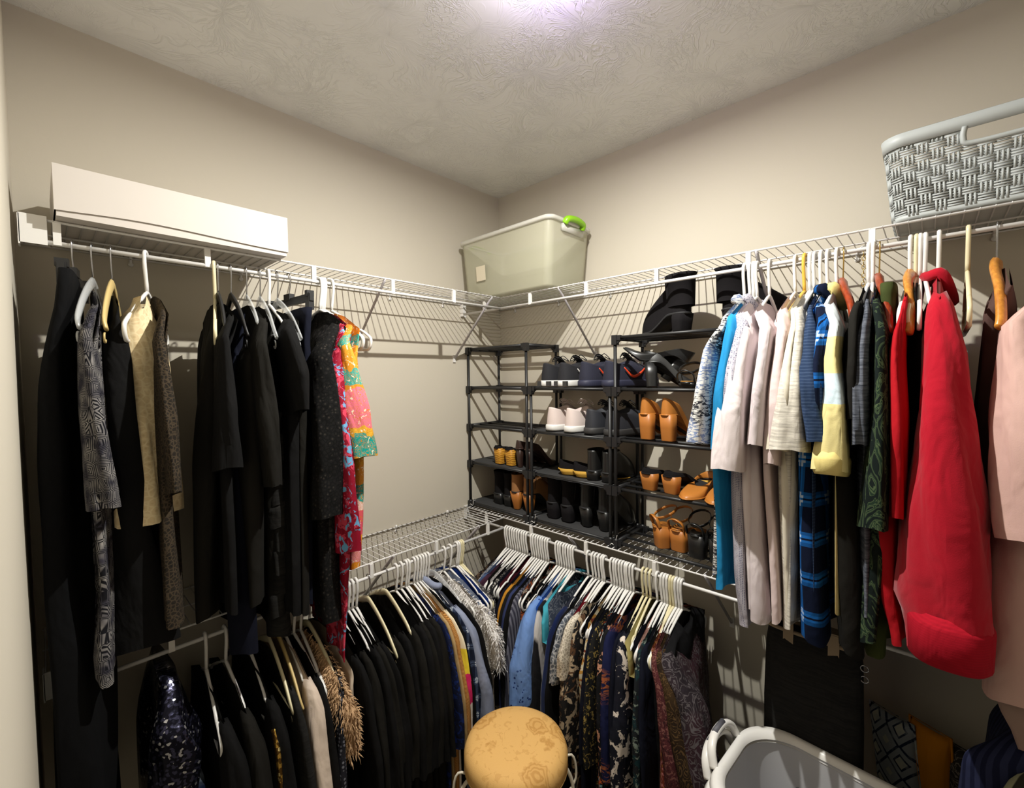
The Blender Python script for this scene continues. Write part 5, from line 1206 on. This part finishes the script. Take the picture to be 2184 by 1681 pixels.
t = thing('storage_bench', 'low dark storage box in the right corner, behind the laundry baskets', 'box', (2.14, -.17, 0))
bm = bmesh.new(); box(bm, -.37, .36, -.15, .155, 0, .46); new_obj('box_body', bm, plain('dark_box_cloth', (.03, .03, .032, 1), .9), t, False)
bm = bmesh.new(); box(bm, -.375, .365, -.155, .158, .44, .475); new_obj('lid', bm, plain('dark_lid_cloth', (.035, .035, .038, 1), .9), t, False)
def cushion(name, label, cat, x, y, z, w, h, d, m, rz=0, ry=0, sm=None):
    o = thing(name, label, cat, (x, y, z), R(rz)); o.rotation_euler = (0, R(ry), R(rz))
    bm = bmesh.new(); N = 14
    for s in (-1, 1):
        g = []
        for i in range(N + 1):
            row = []
            for j in range(N + 1):
                u = 2 * i / N - 1; v_ = 2 * j / N - 1; e = (max(0, 1 - abs(u) ** 3.2) * max(0, 1 - abs(v_) ** 3.2)) ** .6
                row.append(bm.verts.new((u * w / 2 * (1 - .05 * (1 - v_ * v_)), s * d / 2 * e, h / 2 + v_ * h / 2 * (1 - .05 * (1 - u * u)))))
            g.append(row)
        for i in range(N):
            for j in range(N): bm.faces.new((g[i][j], g[i + 1][j], g[i + 1][j + 1], g[i][j + 1]))
    bmesh.ops.remove_doubles(bm, verts=bm.verts, dist=.0004)
    new_obj('cover', bm, m, o)
    bm = bmesh.new(); tube(bm, [(-w / 2, 0, 0), (-w / 2, 0, h), (w / 2, 0, h), (w / 2, 0, 0)], .003, 6, closed=True); new_obj('seam_piping', bm, sm or m, o)
    return o
cushion('throw_pillow', 'white cushion with navy diamond ring pattern standing behind the laundry baskets', 'cushion', 1.755, -.11, .477, .13, .25, .06, F('diamond_print', 'diamonds', srgb(146, 152, 156), srgb(28, 38, 62), srgb(178, 178, 162), scale=1.4), rz=-36, ry=-8)
cushion('folded_blanket', 'mustard orange folded cloth standing right of the diamond cushion', 'blanket', 1.825, -.13, .477, .10, .27, .05, F('mustard_dark', 'plain', srgb(190, 120, 24)), rz=-30, ry=-3)
cushion('paisley_pillow', 'black and grey scribble print cushion right of the mustard cloth', 'cushion', 1.915, -.15, .477, .15, .25, .08, F('scribble', 'paisley', (.02, .018, .016, 1), srgb(116, 108, 98), (.03, .026, .022, 1), 1.4), rz=-24)
garment('navy_skirt', 'dark navy pleated skirt hanging low at the right edge', 'skirt', 'LR', 1.98, F('navy_deep', 'vstripes', (.008, .010, .03, 1), (.02, .024, .06, 1), scale=2), body=[(-.02, -.02, .03), (-.12, -.06, .06), (-.26, -.06, .07)], flat_top=-.015, W=.16, wb=.18)
garment('striped_robe', 'pale sage robe with dark vertical stripes hanging at the right edge', 'robe', 'LR', 2.06, F('sage_stripe', 'vstripes', srgb(150, 150, 122), srgb(50, 48, 40), scale=.8), body=[(-.03, -.08, .05), (-.2, -.12, .07), (-.65, -.14, .08)], flat_top=-.02, W=.18, wb=.22)

for x, y, lab in ((.030, -.262, 'white twist tie on the foot of the corner rack'), (.458, -.262, 'white twist tie where the corner and middle racks meet'), (.880, -.262, 'white twist tie where the middle and right racks meet')):
    t = thing('twist_tie', lab, 'tie', (x, y, LOW + .004))
    bm = bmesh.new(); tube(bm, smoothpath([(-.012, -.009, 0), (.0, -.012, .012), (.013, -.008, .006), (.016, -.006, .03), (.022, -.008, .048)], 5), .0013, 5); new_obj('wire', bm, WHITE_P, t)
